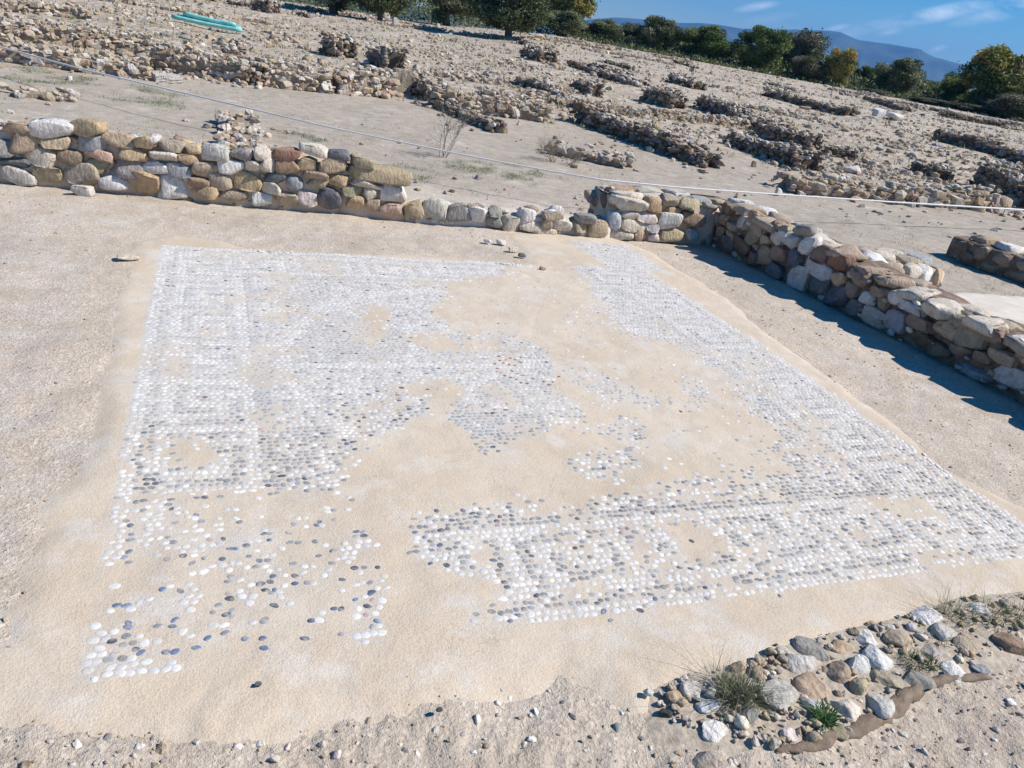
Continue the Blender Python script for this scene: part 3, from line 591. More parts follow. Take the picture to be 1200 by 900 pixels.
# stones of the near, unseen end and the return behind the wall
w5 = empty('stone_wall', (5.5, 5.1, 0), 'stubby stone cross wall running back from the shaded wall, bright stone at its end', 'wall')
core('wall_core', (5.0, 4.78), (5.92, 4.72), .42, .31, .27, M_EARTH, w5, seed=9)
for (x, z, a, h, ck) in ((5.10, .22, .13, .08, 'tan'), (5.35, .24, .13, .07, 'greytan'), (5.55, .24, .1, .07, 'cream'), (5.72, .21, .11, .09, 'white'), (5.88, .20, .08, .09, 'yellow'), (5.12, .08, .13, .08, 'cream'), (5.4, .08, .15, .08, 'tan'), (5.68, .07, .12, .07, 'tan'), (5.88, .06, .08, .06, 'ochre')):
    stone_obj('stone', (x, 4.80, z), (a, .09, h), 0, PAL[ck], 3, w5)
for (x, y, a, ck) in ((5.15, 4.95, .15, 'greywhite'), (5.42, 5.0, .14, 'cream'), (5.68, 4.95, .13, 'greytan'), (5.88, 5.02, .12, 'bluegrey'), (5.3, 5.12, .12, 'tan'), (5.62, 5.12, .12, 'cream')):
    stone_obj('stone', (x, y, .29), (a, .11, .045), R.normal()*.3, PAL[ck], 3, w5)
fillers(w5, (5.0, 4.78), (5.92, 4.72), .31, .27, .42, 18, 25, face=16, back=14)
# right edge stub
w6 = empty('stone_wall', (8.0, 5.6, 0), 'low brown stone wall stub cut by the right edge of the view casting a black shadow', 'wall')
core('wall_core', (7.78, 6.35), (7.98, 4.2), .5, .24, .28, M_MUD_SHADE, w6, seed=10)
for (y, z, a, ck) in ((6.2, .17, .12, 'dkbrown'), (5.95, .16, .12, 'brown'), (5.7, .18, .13, 'brown'), (5.42, .17, .14, 'tan'), (6.1, .05, .14, 'dkbrown'), (5.8, .05, .13, 'brown'), (5.5, .05, .15, 'brown'), (5.2, .1, .14, 'tan'), (4.9, .1, .14, 'brown'), (4.6, .12, .14, 'tan'), (4.35, .12, .12, 'brown')):
    stone_obj('stone', (7.86+(6.2-y)*.09, y, z), (.09, a, .085), 0, PAL[ck], 3, w6)
for (y, a, ck) in ((6.15, .16, 'tan'), (5.85, .15, 'white'), (5.5, .16, 'cream'), (5.15, .15, 'tan'), (4.8, .15, 'greytan')):
    stone_obj('stone', (8.08+(6.2-y)*.09, y, .26), (.17, a, .05), 0, PAL[ck], 3, w6)
fillers(w6, (7.78, 6.35), (7.98, 4.2), .24, .28, .5, 20, 26, face=20, back=14)

# ------------------------------------------------------------ far ruin walls
def ruin(pa, pb, h, th, name, label, group=None, keys=MIXC, seed=0, ext=0, world=False, cs=1.0, mossy=False):
    rng = np.random.default_rng(100+seed)
    A = np.array(pa if world else P(*pa)[:2], float); B = np.array(pb if world else P(*pb)[:2], float); t = B-A; L = np.linalg.norm(t); t = t/L; B = B+t*ext; L += ext
    n = np.array([-t[1], t[0]]); yaw = math.atan2(t[1], t[0]); S = Soup()
    D = np.linalg.norm((A+B)/2); st = (.13 if D < 25 else .19)*cs
    ps, sc = [], []
    nL = max(1, int(L/st)); nr = max(1, int(h/(st*.5)))
    hl = lambda q: h*(.50+.65*float(vnoise(q*L*1.1, seed*3.1, 91)))
    for i in range(int(L*2.5)):       # tumbled stones at the foot
        q = rng.random(); w = (th/2+abs(rng.normal())*.22)*(1 if rng.random() < .5 else -1); a = st*math.exp(rng.normal()*.4)*.34; ps.append([*(A+t*L*q+n*w), a*.3]); sc.append([a, a*.8, a*.55])
    for i in range(nL):
        for side in (0, 1):
            for r_ in range(nr):
                q = min(1, max(0, (i+.5+.5*(r_ % 2)+rng.normal()*.32)/nL)); z = (r_+.5+rng.normal()*.22)*h/nr
                if rng.random() < .06: continue
                if z > hl(q): continue
                ps.append([*(A+t*L*q+n*((th/2-.05)*(1 if side else -1)+rng.normal()*.015)), z]); a = st*math.exp(rng.normal()*.32)*.52; sc.append([a, a*.8, a*rng.uniform(.45, .68)])
        for w in np.linspace(-th/2+.08, th/2-.08, max(2, int(th/.15))):
            q = (i+rng.random())/nL; ps.append([*(A+t*L*q+n*(w+rng.normal()*.03)), hl(q)+rng.normal()*.03]); a = st*rng.uniform(.3, .62); sc.append([a, a*.8, a*.5])
    for r_ in range(nr):
        for e in (0, 1):
            for w in np.linspace(-th/2+.07, th/2-.07, max(2, int(th/.2))):
                q = rng.random()*.25*(1 if e == 0 else -1); ps.append([*((A if e == 0 else B)+t*q+n*(w+rng.normal()*.05)), (r_+.5+rng.normal()*.3)*h/nr*.7]); a = st*rng.uniform(.35, .55); sc.append([a, a, st*.3])
    tops = [abs(p_[2]) > h*.55 and abs((np.array(p_[:2])-A)@n) < th/2-.06 for p_ in ps]; ps = np.array(ps); sc = np.array(sc); ps[:, 2] += terr(ps[:, 0], ps[:, 1])
    cc_ = rcols(len(ps), rng, keys, .12 if keys is SHADE_DK else .38); tc_ = rcols(len(ps), rng, ['cream', 'tan', 'greywhite', 'white', 'greytan', 'yellow'], .3); tp = np.array(tops); cc_ = np.where(tp[:, None], tc_, cc_)  # tops coloured paler than the sides, as light from above would make them
    Vv, Ff, Cc = scatter(T1 if D > 12 else T2, ps, sc, yaw+rng.normal(size=len(ps))*.35, .15, cc_, rng); S.add(Vv, Ff, Cc)
    m = max(3, int(L/.3)); V_ = []; 
    for i in range(m+1):
        q = (.14+(L-.28)*i/m)/L; c = A+t*L*q; z0 = float(terr(c[0], c[1]))
        for w, zz in ((-th/2+.04, -.2), (-th/2+.05, hl(q)*.78), (th/2-.05, hl(q)*.78), (th/2-.04, -.2)): p = c+n*w; V_.append([p[0], p[1], z0+zz])
    F_ = []
    for i in range(m):
        for k in range(3): a = i*4+k; F_ += [[a, a+4, a+5], [a, a+5, a+1]]
    F_ += [[0, 1, 2], [0, 2, 3], [m*4, m*4+2, m*4+1], [m*4, m*4+3, m*4+2]]
    S.add(V_, F_, (.11, .085, .065) if keys is SHADE_DK else (.34, .27, .20))  # core of the dark-sided walls coloured darker to deepen their shade
    o = S.build(name, M_FSTONE, None, False); base_at(o); tag(o, label, 'wall', group); return o
SHADE_DK = ['dkbrown', 'brown', 'dkbrown', 'slate', 'brown', 'greytan', 'dkbrown', 'grey']  # dark stone mix: shade on the wall sides put into their colour
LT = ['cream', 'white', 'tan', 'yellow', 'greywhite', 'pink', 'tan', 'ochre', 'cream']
RUINS = [  # base-line pixels on the ground, height, thickness
 ((680, 143), (832, 197), .34, .5, 'long low ruin wall with a dark shaded side running away beyond the bare shrub', SHADE_DK),
 ((822, 126), (912, 160), .34, .6, 'narrow ruin wall with black shaded side above the centre of the rubble slope', SHADE_DK),
 ((888, 158), (955, 176), .40, .6, 'short thick ruin wall, darkest block in the middle of the right rubble slope', SHADE_DK),
 ((862, 170), (948, 202), .28, .6, 'low broken ruin wall with shaded side edging the grey bare patch', SHADE_DK),
 ((898, 112), (998, 136), .42, .8, 'pair-like long dark ruin wall just below the row of trees', SHADE_DK),
 ((1102, 166), (1215, 196), .45, .7, 'straight ruin wall with tall dark side high at the right edge', SHADE_DK),
 ((1102, 136), (1185, 150), .36, .7, 'topmost thin ruin wall on the right skyline below the yellow-green tree', SHADE_DK),
 ((1160, 220), (1230, 250), .50, .9, 'broad heap-like ruin wall with black side at the right edge behind the rope', SHADE_DK),
 ((758, 118), (794, 128), .46, .7, 'short dark-sided ruin wall below the middle tree row', SHADE_DK),
 ((962, 180), (1000, 186), .28, .5, 'tiny dark ruin stub in the middle of the right slope', SHADE_DK),
 ((1076, 200), (1104, 212), .28, .5, 'small dark ruin stub above the heap of white stones', SHADE_DK),
 ((477, 104), (512, 120), .50, .5, 'stone wall end with black face beside the squared pale block', SHADE_DK),
 ((441, 80), (462, 86), .62, .6, 'squat dark wall end left of the squared pale block', SHADE_DK),
 ((388, 62), (404, 68), .60, .8, 'dark boulder-like wall end above the long sunlit wall', SHADE_DK),
 ((620, 68), (642, 74), .55, .9, 'lone dark wall stub high in the middle of the slope', SHADE_DK),
 ((676, 106), (698, 114), .34, .6, 'low dark wall stub left of the bare grey patch', SHADE_DK),
 ((690, 82), (735, 92), .40, .7, 'thin dark wall line under the roundest tree', SHADE_DK),
 ((790, 97), (818, 105), .40, .8, 'dark wall line below the middle of the tree row', SHADE_DK),
 ((508, 124), (582, 156), .16, .3, 'long low earth-filled wall step leading down to the bare shrub', SHADE_DK),
 ((1018, 118), (1060, 130), .30, .8, 'thin dark wall line on the skyline beneath the round bush', SHADE_DK),
 ((300, 12), (322, 16), .6, .8, 'small dark wall end left of the first olive trunk', SHADE_DK),
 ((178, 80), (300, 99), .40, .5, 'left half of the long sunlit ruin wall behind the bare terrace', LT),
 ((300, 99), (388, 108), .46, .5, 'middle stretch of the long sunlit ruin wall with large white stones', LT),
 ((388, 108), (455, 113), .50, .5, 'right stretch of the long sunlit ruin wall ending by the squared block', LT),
 ((-60, 62), (175, 92), .28, .6, 'rubble wall of pale and grey stones crossing the top left', MIXC),
 ((-60, 38), (180, 62), .35, .6, 'second rubble wall above the left rope end', MIXC),
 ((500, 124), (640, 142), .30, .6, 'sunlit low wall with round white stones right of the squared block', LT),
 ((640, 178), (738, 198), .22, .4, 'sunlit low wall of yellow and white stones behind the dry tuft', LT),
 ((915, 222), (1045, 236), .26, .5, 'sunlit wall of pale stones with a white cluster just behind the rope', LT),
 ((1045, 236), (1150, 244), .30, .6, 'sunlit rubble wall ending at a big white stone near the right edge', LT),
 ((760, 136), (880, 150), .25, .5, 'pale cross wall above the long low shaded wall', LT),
 ((0, 110), (90, 118), .10, .4, 'flat stone edging in the dusty terrace at the far left', MIXC),
]
for k, (a, b, h, th, lab, ks) in enumerate(RUINS): ruin(a, b, h, th, 'ruin_wall', lab, 'ruined walls on the slope', ks, k)
# many more foundations of the same street grid
rg = np.random.default_rng(77); cnt = 0
for k in range(150):
    x = rg.uniform(-22, 62); y = rg.uniform(15, 68)
    if math.hypot(x, y) > RIDGE-6 or math.hypot(x, y) < 17: continue
    along_y = rg.random() < .42; L = rg.uniform(2.5, 7)
    a = (x, y); b = (x+rg.normal()*.2, y-L) if along_y else (x+L, y+rg.normal()*.2)
    uu, vv = proj(np.array([x, y, 0])); 
    if not (-40 < uu < 1240) or vv < -30: continue
    if 735 < uu < 860 and 95 < vv < 135: continue
    if math.hypot(*b) < 15: continue
    ruin(a, b, rg.uniform(.10, .24), rg.uniform(.4, .6), 'ruin_wall', 'low rubble wall foundation among many alike on the far slope', 'low rubble foundations on the far slope', MIXC if not along_y else SHADE_DK, 200+k, world=True, cs=1.1); cnt += 1
    if cnt >= 46: break
# spur behind left wall
ruin((.22, 6.95), (.30, 10.6), .17, .46, 'ruin_wall', 'whitish low spur wall running back from the left wall towards the rope', None, ['pinkwhite', 'cream', 'pinkwhite', 'greywhite', 'tan', 'white'], 300, world=True)
stone_obj_ = stone_obj
o = stone_obj('block', P(436, 104), (.01, .01, .01), 0, PAL['cream'], 1); bpy.data.objects.remove(o)
def cut_block(u, v_, s, label, colr='cream', yaw=.0):
    p = P(u, v_); bm = bmesh.new(); bmesh.ops.create_cube(bm, size=2); bmesh.ops.subdivide_edges(bm, edges=bm.edges[:], cuts=6, use_grid_fill=True)
    V_ = np.array([q.co[:] for q in bm.verts]); bmesh.ops.triangulate(bm, faces=bm.faces[:]); F_ = np.array([[q.index for q in f.verts] for f in bm.faces]); bm.free()
    V_ = V_*np.array(s); V_ = V_+R.normal(size=V_.shape)*.006; c, s_ = math.cos(yaw), math.sin(yaw); V_ = np.stack([V_[:, 0]*c-V_[:, 1]*s_, V_[:, 0]*s_+V_[:, 1]*c, V_[:, 2]], -1)
    o = mesh_np('squared_block', V_, F_, M_STONE, np.broadcast_to(np.array(PAL[colr]), (len(V_), 3)), False); o.location = (p[0], p[1], p[2]+s[2]*.85); return tag(o, label, 'stone block')
cut_block(470, 108, (.17, .14, .24), 'smooth squared pale block standing at the end of the long sunlit wall', 'greytan')
cut_block(196, 66+30, (.20, .22, .06), 'flat pale slab lying on the terrace right of the left rubble wall', 'greywhite', .2)

# ------------------------------------------------------------ rubble on the slope
rg = np.random.default_rng(9); n = 78000
r_ = np.exp(rg.uniform(math.log(7.2), math.log(RIDGE+1), n)); a_ = np.radians(rg.uniform(-24, 66, n)); x = r_*np.sin(a_); y = r_*np.cos(a_)
den = np.where(r_ > 15, .9, .10+.13*sstep(12, 15, r_)); den = np.where((y > 11) & (x < 3) & (r_ > 14.5), .85, den)
den = den*(.12+.60*sstep(.44, .60, fbm(x*.5, y*.5, 95)))
uu, vv = proj(np.stack([x, y, np.zeros(n)], -1))
for poly, f_ in (([(735, 100), (830, 112), (860, 150), (700, 128)], .12), ([(820, 168), (870, 178), (930, 210), (830, 205)], .12), ([(560, 130), (690, 150), (700, 175), (600, 165)], .35), ([(430, 110), (520, 130), (640, 190), (900, 235), (700, 225), (400, 190), (0, 130), (0, 95), (180, 100)], .12), ([(150, 88), (440, 112), (440, 135), (140, 120)], .08)):
    den = np.where(inpoly(uu, vv, poly), den*f_, den)
den = np.where((y < 7.1) | ((x > 4.3) & (x < 9) & (y < 8)), 0, den)
k = rg.random(n) < den; x, y, r_ = x[k], y[k], r_[k]; n = len(x)
s = np.exp(rg.normal(math.log(.040), .5, n)).clip(.012, .2)*np.where(r_ > 14, 1.0+r_*.006, .62)
S3 = np.stack([s, s*rg.uniform(.6, .95, n), s*rg.uniform(.4, .75, n)], -1); pz_ = terr(x, y)+S3[:, 2]*.35; Pp = np.stack([x, y, pz_], -1)
names = [MIXC[i] for i in rg.integers(0, len(MIXC), n)]; cols = np.array([jit(PAL[q], .12, rg)*.66+np.array((.45, .365, .27))*.34 for q in names])
uu, vv = proj(Pp); app = s/depth(Pp); app = np.where((uu < 5) | (uu > 1195) | (vv < 5), 0, app); od = np.argsort(-app); big, rest = od[:230], od[230:]
rg2 = np.random.default_rng(19); rest = rest
Vv, Ff, Cc = scatter(T1, Pp[rest], S3[rest], rg2.uniform(0, 6.3, len(rest)), .3, cols[rest], rg2)
tag(mesh_np('rubble', Vv, Ff, M_FSTONE, Cc, False), 'dense carpet of small pale and tan stones over the ruin slope', 'rubble', kind='stuff')
CN = dict(tan='tan', cream='cream', greytan='grey-tan', grey='grey', khaki='khaki', ochre='ochre', pink='pinkish', greywhite='pale grey', white='white', brown='brown', bluegrey='blue-grey', yellow='yellowish')
for q in big:
    t_ = T2[q % 16]; o = mesh_np('fieldstone', t_[0]*S3[q], t_[1], M_FSTONE, np.broadcast_to(cols[q], (len(t_[0]), 3))); o.location = [float(w) for w in Pp[q]]; o.rotation_euler = (0, 0, float(rg.uniform(0, 6.3)))
    tag(o, CN[names[q]]+' loose fieldstone lying among the rubble beyond the near walls', 'stone', CN[names[q]]+' stones scattered behind the near walls')

soil = [(775, 850), (770, 815), (800, 795), (880, 780), (905, 760), (985, 740), (1040, 728), (1120, 705), (1230, 695), (1230, 745), (1140, 785), (1090, 800), (1040, 830), (990, 862), (920, 878), (850, 872)]
SOILW = PW(soil)
# ------------------------------------------------------------ foreground gravel
rg = np.random.default_rng(29); n = 90000
x = rg.uniform(-1.6, 5.2, n); y = rg.uniform(.25, 7.3, n)
sd = sdf(x, y, BW); uu, vv = proj(np.stack([x, y, np.zeros(n)], -1))
low = (vv > 690)
den = np.where(low, .55, .07); den = np.where((uu > 700) & (vv < 690), .16, den); den = np.where(sd < .012, .0015, den); den = np.where((x > 4.5) & (x < 5.05), 0, den)
den = den*(.2+.8*sstep(.38, .6, fbm(x*4, y*4, 97)))
k = rg.random(n) < den; x, y, low = x[k], y[k], low[k]; n = len(x)
s = np.exp(rg.normal(math.log(.0042), .5, n)).clip(.0018, .02)*np.where(low, 1.0, .8)
S3 = np.stack([s, s*rg.uniform(.6, .95, n), s*rg.uniform(.4, .7, n)], -1)
GK = ['tan', 'greytan', 'greytan', 'cream', 'tan', 'grey', 'greywhite', 'khaki', 'pinkwhite', 'brown']
sd2 = sdf(x, y, BW)
zz = np.where(sd2 < 0, bed_surface(x, y), terr(x, y))+.012*inpoly(x, y, SOILW)
Vv, Ff, Cc = scatter([(t[0], t[1]) for t in T1], np.stack([x, y, zz+S3[:, 2]*.3], -1), S3, rg.uniform(0, 6.3, n), .4, rcols(n, rg, GK, .25), rg)
tag(mesh_np('gravel', Vv, Ff, M_STONE, Cc, False), 'loose gravel and grit on the earth around the mosaic', 'gravel', kind='stuff')
n = 90                                                   # scattered whitish chips at the bottom of the view
uu = rg.uniform(5, 1195, 400); vv = rg.uniform(800, 898, 400); pts = []
for a, b in zip(uu, vv):
    p = P(a, b)
    if sdf(np.array([p[0]]), np.array([p[1]]), BW)[0] > .03: pts.append(p)
    if len(pts) >= n: break
pts = np.array(pts); s = rg.uniform(.006, .017, len(pts)); S3 = np.stack([s, s*.7, s*.5], -1)
Vv, Ff, Cc = scatter(T2, pts, S3, rg.uniform(0, 6.3, len(pts)), .4, rcols(len(pts), rg, ['white', 'greywhite', 'pinkwhite', 'grey', 'cream', 'white']), rg)
tag(mesh_np('stone_chips', Vv, Ff, M_STONE, Cc, True), 'white and grey stone chips strewn over the coarse earth in the foreground', 'stone chips', kind='stuff')

# ------------------------------------------------------------ stone patch, lower right
PILE = [(1014, 746, 28, 19, 'white', 'white wedge-shaped stone at the top of the stone patch'), (1027, 768, 42, 24, 'white', 'largest bright white oval stone in the stone patch'), (1003, 777, 30, 26, 'white', 'round white stone left of the largest bright oval stone'),
 (1050, 747, 32, 24, 'greytan', 'smooth brown-grey boulder right of the white wedge-shaped stone'), (949, 759, 38, 22, 'grey', 'dark grey rounded stone at the upper left of the stone patch'), (937, 776, 40, 22, 'greywhite', 'flat pale grey stone just below the dark grey rounded stone'),
 (917, 764, 20, 18, 'cream', 'small cream stone at the mortar edge left of the dark grey stone'), (983, 757, 30, 15, 'tan', 'tan flat stone between the dark grey stone and the white wedge'), (981, 785, 32, 26, 'tan', 'earth-covered tan stone in the middle of the stone patch'),
 (1006, 802, 22, 26, 'khaki', 'upright khaki stone below the round white stone'), (949, 804, 38, 20, 'tan', 'low tan stone above the bluish-white pebble stone'), (909, 812, 48, 28, 'greywhite', 'broad sloping pale slab right of the dark needle-leaved plant'),
 (950, 824, 22, 17, 'bluewhite', 'bluish-white rounded stone left of the small green herb'), (991, 829, 38, 28, 'cream', 'tilted cream stone right of the small green herb'), (1028, 822, 42, 24, 'greywhite', 'big pale grey stone against the clay rim'),
 (1039, 795, 34, 20, 'greytan', 'grey-tan stone below the largest bright oval stone'), (1073, 795, 38, 20, 'grey', 'grey flat stone at the clay rim under the green weeds'), (1117, 785, 32, 14, 'white', 'white flat stone at the right end of the clay rim'),
 (1148, 783, 20, 11, 'bluegrey', 'small blue-grey stone right of the white flat stone'), (1082, 719, 36, 17, 'white', 'white stone at the left foot of the straw grass tuft'), (1106, 740, 34, 20, 'greywhite', 'grey-white stone below the straw grass tuft'),
 (1146, 713, 26, 13, 'white', 'white stone half hidden behind the straw grass tuft'), (811, 808, 26, 19, 'greywhite', 'pale grey stone at the left end of the stone patch'), (828, 826, 26, 14, 'bluewhite', 'flat bluish pale stone left of the dark needle-leaved plant'),
 (780, 834, 17, 16, 'dark', 'small black stone at the far left tip of the stone patch'), (788, 815, 20, 18, 'tan', 'tan stone just above the small black stone'), (836, 855, 34, 18, 'white', 'jagged white stone below the dark needle-leaved plant'),
 (826, 890, 32, 16, 'grey', 'grey and white broken stone at the bottom edge of the view'), (924, 860, 20, 16, 'pinkwhite', 'pinkish white stone inside the left bend of the clay rim'), (907, 869, 14, 16, 'cream', 'small cream stone at the lower left tip of the clay rim'),
 (976, 855, 32, 12, 'olive', 'mossy flat stone under the small green herb'), (1181, 752, 34, 24, 'brown', 'brown stone at the right edge of the view'), (1020, 732, 15, 12, 'ochre', 'little ochre mortar lump above the white wedge-shaped stone'),
 (1064, 776, 30, 15, 'greytan', 'stone under the green weeds in the stone patch'), (1091, 763, 32, 16, 'grey', 'long grey stone between the weeds and the grey-white stone'), (858, 795, 26, 16, 'tan', 'tan stone behind the dark needle-leaved plant'), (965, 783, 16, 12, 'brown', 'small brown stone in the heart of the stone patch'), (1130, 755, 28, 14, 'greytan', 'grey-tan stone under the right side of the straw grass tuft'),
 (875, 835, 24, 14, 'grey', 'grey stone at the foot of the dark needle-leaved plant'), (600, 293, 0, 0, '', '')]
PLC = []
for u_, v_, w, h, ck, lab in PILE:
    if not w: continue
    p = P(u_, v_+h*.25); PLC.append((p[0], p[1], w*depth(p)/F/2)); d = depth(p); a = w*d/F/2*1.05; c = h*d/F*.50
    o = stone_obj('fieldstone', (p[0], p[1], p[2]+c*.30), (a*1.1, a*R.uniform(.75, .95), c*.85), R.normal()*.25, PAL[ck], 4, None, tilt=.12, cuts=8, block=.82, flat=False); tag(o, lab, 'stone', 'stones in the patch at the lower right')
rg = np.random.default_rng(33); q_ = np.array([P(a, b) for a, b in zip(rg.uniform(765, 1200, 900), rg.uniform(700, 880, 900))]); q_ = q_[inpoly(q_[:, 0], q_[:, 1], SOILW)]; q_ = np.array([p_ for p_ in q_ if all(math.hypot(p_[0]-a_[0], p_[1]-a_[1]) > a_[2]*.95 for a_ in PLC)])[:300]
s = np.exp(rg.normal(math.log(.009), .5, len(q_))).clip(.003, .024); S3 = np.stack([s, s*.8, s*.5], -1); q_[:, 2] += .012+s*.2
Vv, Ff, Cc = scatter(T2, q_, S3, rg.uniform(0, 6.3, len(q_)), .3, rcols(len(q_), rg, ['tan', 'greytan', 'cream', 'greywhite', 'grey', 'khaki']), rg)
tag(mesh_np('small_rubble', Vv, Ff, M_STONE, Cc), 'small rubble and crumbs packed between the stones of the lower right patch', 'rubble', kind='stuff')
SM = [(571, 283, 9, 5, 'white', 'white chip left in the short row on the mortar edge'), (587, 285, 12, 6, 'white', 'middle white stone of the short row on the mortar edge'), (601, 293, 12, 7, 'cream', 'cream stone of the short row on the mortar edge'), (612, 300, 10, 7, 'slate', 'small dark stone of the short row on the mortar edge'), (636, 315, 8, 4, 'tan', 'tan chip at the lower end of the short row'),
      (97, 226, 26, 6, 'greywhite', 'thin white slab at the foot of the left wall'), (303, 722 + 80, 9, 8, 'slate', 'tiny dark stone on the bare lower mortar'), (691, 864, 6, 6, 'dark', 'tiny black stone in the coarse foreground earth'), (515, 832, 8, 6, 'dark', 'tiny dark stone at the lower mortar edge'), (760, 812, 12, 6, 'white', 'small white chip beside the left end of the stone patch')]
for u_, v_, w, h, ck, lab in SM:
    p = P(u_, v_, .02); d = depth(p); a = w*d/F/2; o = stone_obj('small_stone', (p[0], p[1], p[2]+a*.15), (a, a*.7, a*.55), R.normal()*.3, PAL[ck], 3); tag(o, lab, 'stone')
# earth between the pile stones, and the raised clay rim
soil = [(775, 850), (770, 815), (800, 795), (880, 780), (905, 760), (985, 740), (1040, 728), (1120, 705), (1230, 695), (1230, 745), (1140, 785), (1090, 800), (1040, 830), (990, 862), (920, 878), (850, 872)]
tag(base_at(make_bed(PW(soil), 'stone_bed', .014, .006, M_SOIL, None, None, .1)), 'brown earth bedding between the loose stones at the lower right', 'earth bed')
def tube(pts, rad, mat, name, seg=10, colr=None, squash=1.0, nz=0.0):
    pts = np.array(pts, float); n = len(pts); rad = np.broadcast_to(rad, (n,)); t = np.gradient(pts, axis=0); t /= np.linalg.norm(t, axis=1)[:, None]+1e-9
    up = np.array([0, 0, 1.0]); V_ = []
    for i in range(n):
        s_ = np.cross(t[i], up); 
        if np.linalg.norm(s_) < 1e-3: s_ = np.array([1.0, 0, 0])
        s_ /= np.linalg.norm(s_); w_ = np.cross(s_, t[i])
        for k in range(seg):
            a = 2*math.pi*k/seg; rr_ = rad[i]*(1+nz*R.normal()); V_.append(pts[i]+s_*math.cos(a)*rr_+w_*math.sin(a)*rr_*squash)
    F_ = []
    for i in range(n-1):
        for k in range(seg):
            a = i*seg+k; b = i*seg+(k+1) % seg; F_ += [[a, b, b+seg], [a, b+seg, a+seg]]
    for k in range(1, seg-1): F_ += [[0, k+1, k], [(n-1)*seg, (n-1)*seg+k, (n-1)*seg+k+1]]
    return np.array(V_), np.array(F_)
rim = [(905, 880), (935, 877), (965, 868), (1000, 855), (1030, 838), (1062, 815), (1085, 803), (1120, 797), (1160, 792)]
rp = np.array([P(a, b) for a, b in rim]); tt = np.linspace(0, 1, 60); rp = np.stack([np.interp(tt, np.linspace(0, 1, len(rp)), rp[:, i]) for i in range(3)], -1)
rp[:, 0] += (fbm(tt*14, tt*0, 7)-.5)*.03; rp[:, 1] += (fbm(tt*14, tt*0+5, 8)-.5)*.03
rw_ = .008+.017*np.sin(np.clip(tt, 0, 1)*math.pi)**.6*(.7+.6*vnoise(tt*9, tt*0, 3))
Vt, Ft = tube(rp, rw_, None, '', 12, squash=.7, nz=.13)
M_RIM = mat_flat('dark_damp_clay', (.15, .11, .08), (.27, .205, .15), 25, .95, .012)
tag(base_at(mesh_np('clay_rim', Vt, Ft, M_RIM, None, True)), 'curved brown clay rim holding the stone patch at the lower right', 'clay rim')
# broken mortar chunk left in the bed edge: small dark gap beside a lump
p = P(161, 302, .02); o = stone_obj('mortar_lump', (p[0]-.05, p[1], p[2]), (.07, .05, .018), .3, PAL['cream'], 3, mat=M_STONE); tag(o, 'small mortar lump at the cracked upper left corner of the mosaic', 'mortar lump')

# ------------------------------------------------------------ grasses, herbs, shrubs
def blades(S, c, n, rad, h, w, lean, cols, rng, curve=.6):
    for _ in range(n):
        a = rng.uniform(0, 6.283); q = rad*math.sqrt(rng.random()); b0 = np.array([c[0]+q*math.cos(a), c[1]+q*math.sin(a), c[2]-.004]); ln = h*rng.uniform(.5, 1.15)
        d = np.array([math.cos(a+rng.normal()*.6), math.sin(a+rng.normal()*.6), 0]); le = lean*rng.uniform(.3, 1.3); sd_ = np.array([-d[1], d[0], 0])*w
        Vb = []
        for k in range(5):
            s_ = k/4; pt = b0+d*ln*le*(s_**(1+curve))+np.array([0, 0, ln*(s_-.35*le*s_*s_)]); ww = 1-s_*.92
            Vb += [pt-sd_*ww, pt+sd_*ww]
        Fb = []
        for k in range(4): i0 = 2*k; Fb += [[i0, i0+1, i0+3], [i0, i0+3, i0+2]]
        S.add(Vb, Fb, np.array(cols[rng.integers(len(cols))])*rng.uniform(.7, 1.25))
GRN = [(.09, .13, .045), (.12, .15, .06), (.06, .10, .035)]; STR = [(.42, .36, .21), (.34, .31, .18), (.26, .27, .13), (.16, .19, .08)]; NDL = [(.13, .16, .09), (.20, .21, .13), (.09, .12, .06), (.30, .29, .19)]
def tuft(name, lab, u_, v_, parts, cat='plant'):
    p = P(u_, v_, .01); e = empty(name, p.tolist(), lab, cat); rng = np.random.default_rng(int(u_+v_))
    for pn, offs, n, rad, h, w, lean, cols in parts:
        S = Soup()
        for (ox, oy) in offs: blades(S, p+np.array([ox, oy, 0]), n, rad, h, w, lean, cols, rng)
        attach(base_at(S.build(pn, M_GRASS, None)), e)
tuft('needle_plant', 'dark green needle-leaved plant growing among stones left of the patch', 866, 822, [('foliage', [(0, 0), (.03, .03), (-.03, .01), (.0, .05), (.05, -.01)], 85, .028, .085, .0011, .9, NDL), ('dry_stems', [(.0, 0)], 26, .03, .13, .0008, 1.5, STR)])
tuft('herb', 'small bright green leafy herb between the bluish-white and tilted cream stones', 968, 846, [('leaves', [(0, 0), (.02, .015), (-.02, 0), (.0, .025)], 55, .018, .035, .0035, 1.0, [(.08, .16, .05), (.11, .20, .07), (.06, .12, .04)])])
tuft('grass_tuft', 'large straw and green grass tuft at the right end of the stone patch', 1128, 728, [('green_blades', [(0, 0), (.06, .0), (.12, -.02), (-.04, .02), (.16, .02)], 26, .05, .075, .0011, 1.0, GRN+NDL), ('straw_blades', [(-.03, .03), (-.06, .04), (.04, .04)], 34, .045, .14, .0006, 1.1, STR)])
tuft('weed', 'green weeds spreading over stones below the brown-grey boulder', 1066, 780, [('leaves', [(0, 0), (.04, 0), (.08, -.01), (.02, .02)], 55, .025, .035, .0016, 1.2, GRN)])
tuft('weed', 'greyish weeds between grey stones under the large grass tuft', 1100, 750, [('leaves', [(0, 0), (.04, .01), (-.03, .0)], 40, .03, .03, .0012, 1.2, NDL)])
tuft('weed', 'thin green weeds at the right edge behind the brown stone', 1185, 722, [('leaves', [(0, 0), (.05, 0), (-.05, 0)], 50, .04, .055, .0012, 1.1, GRN+STR)])
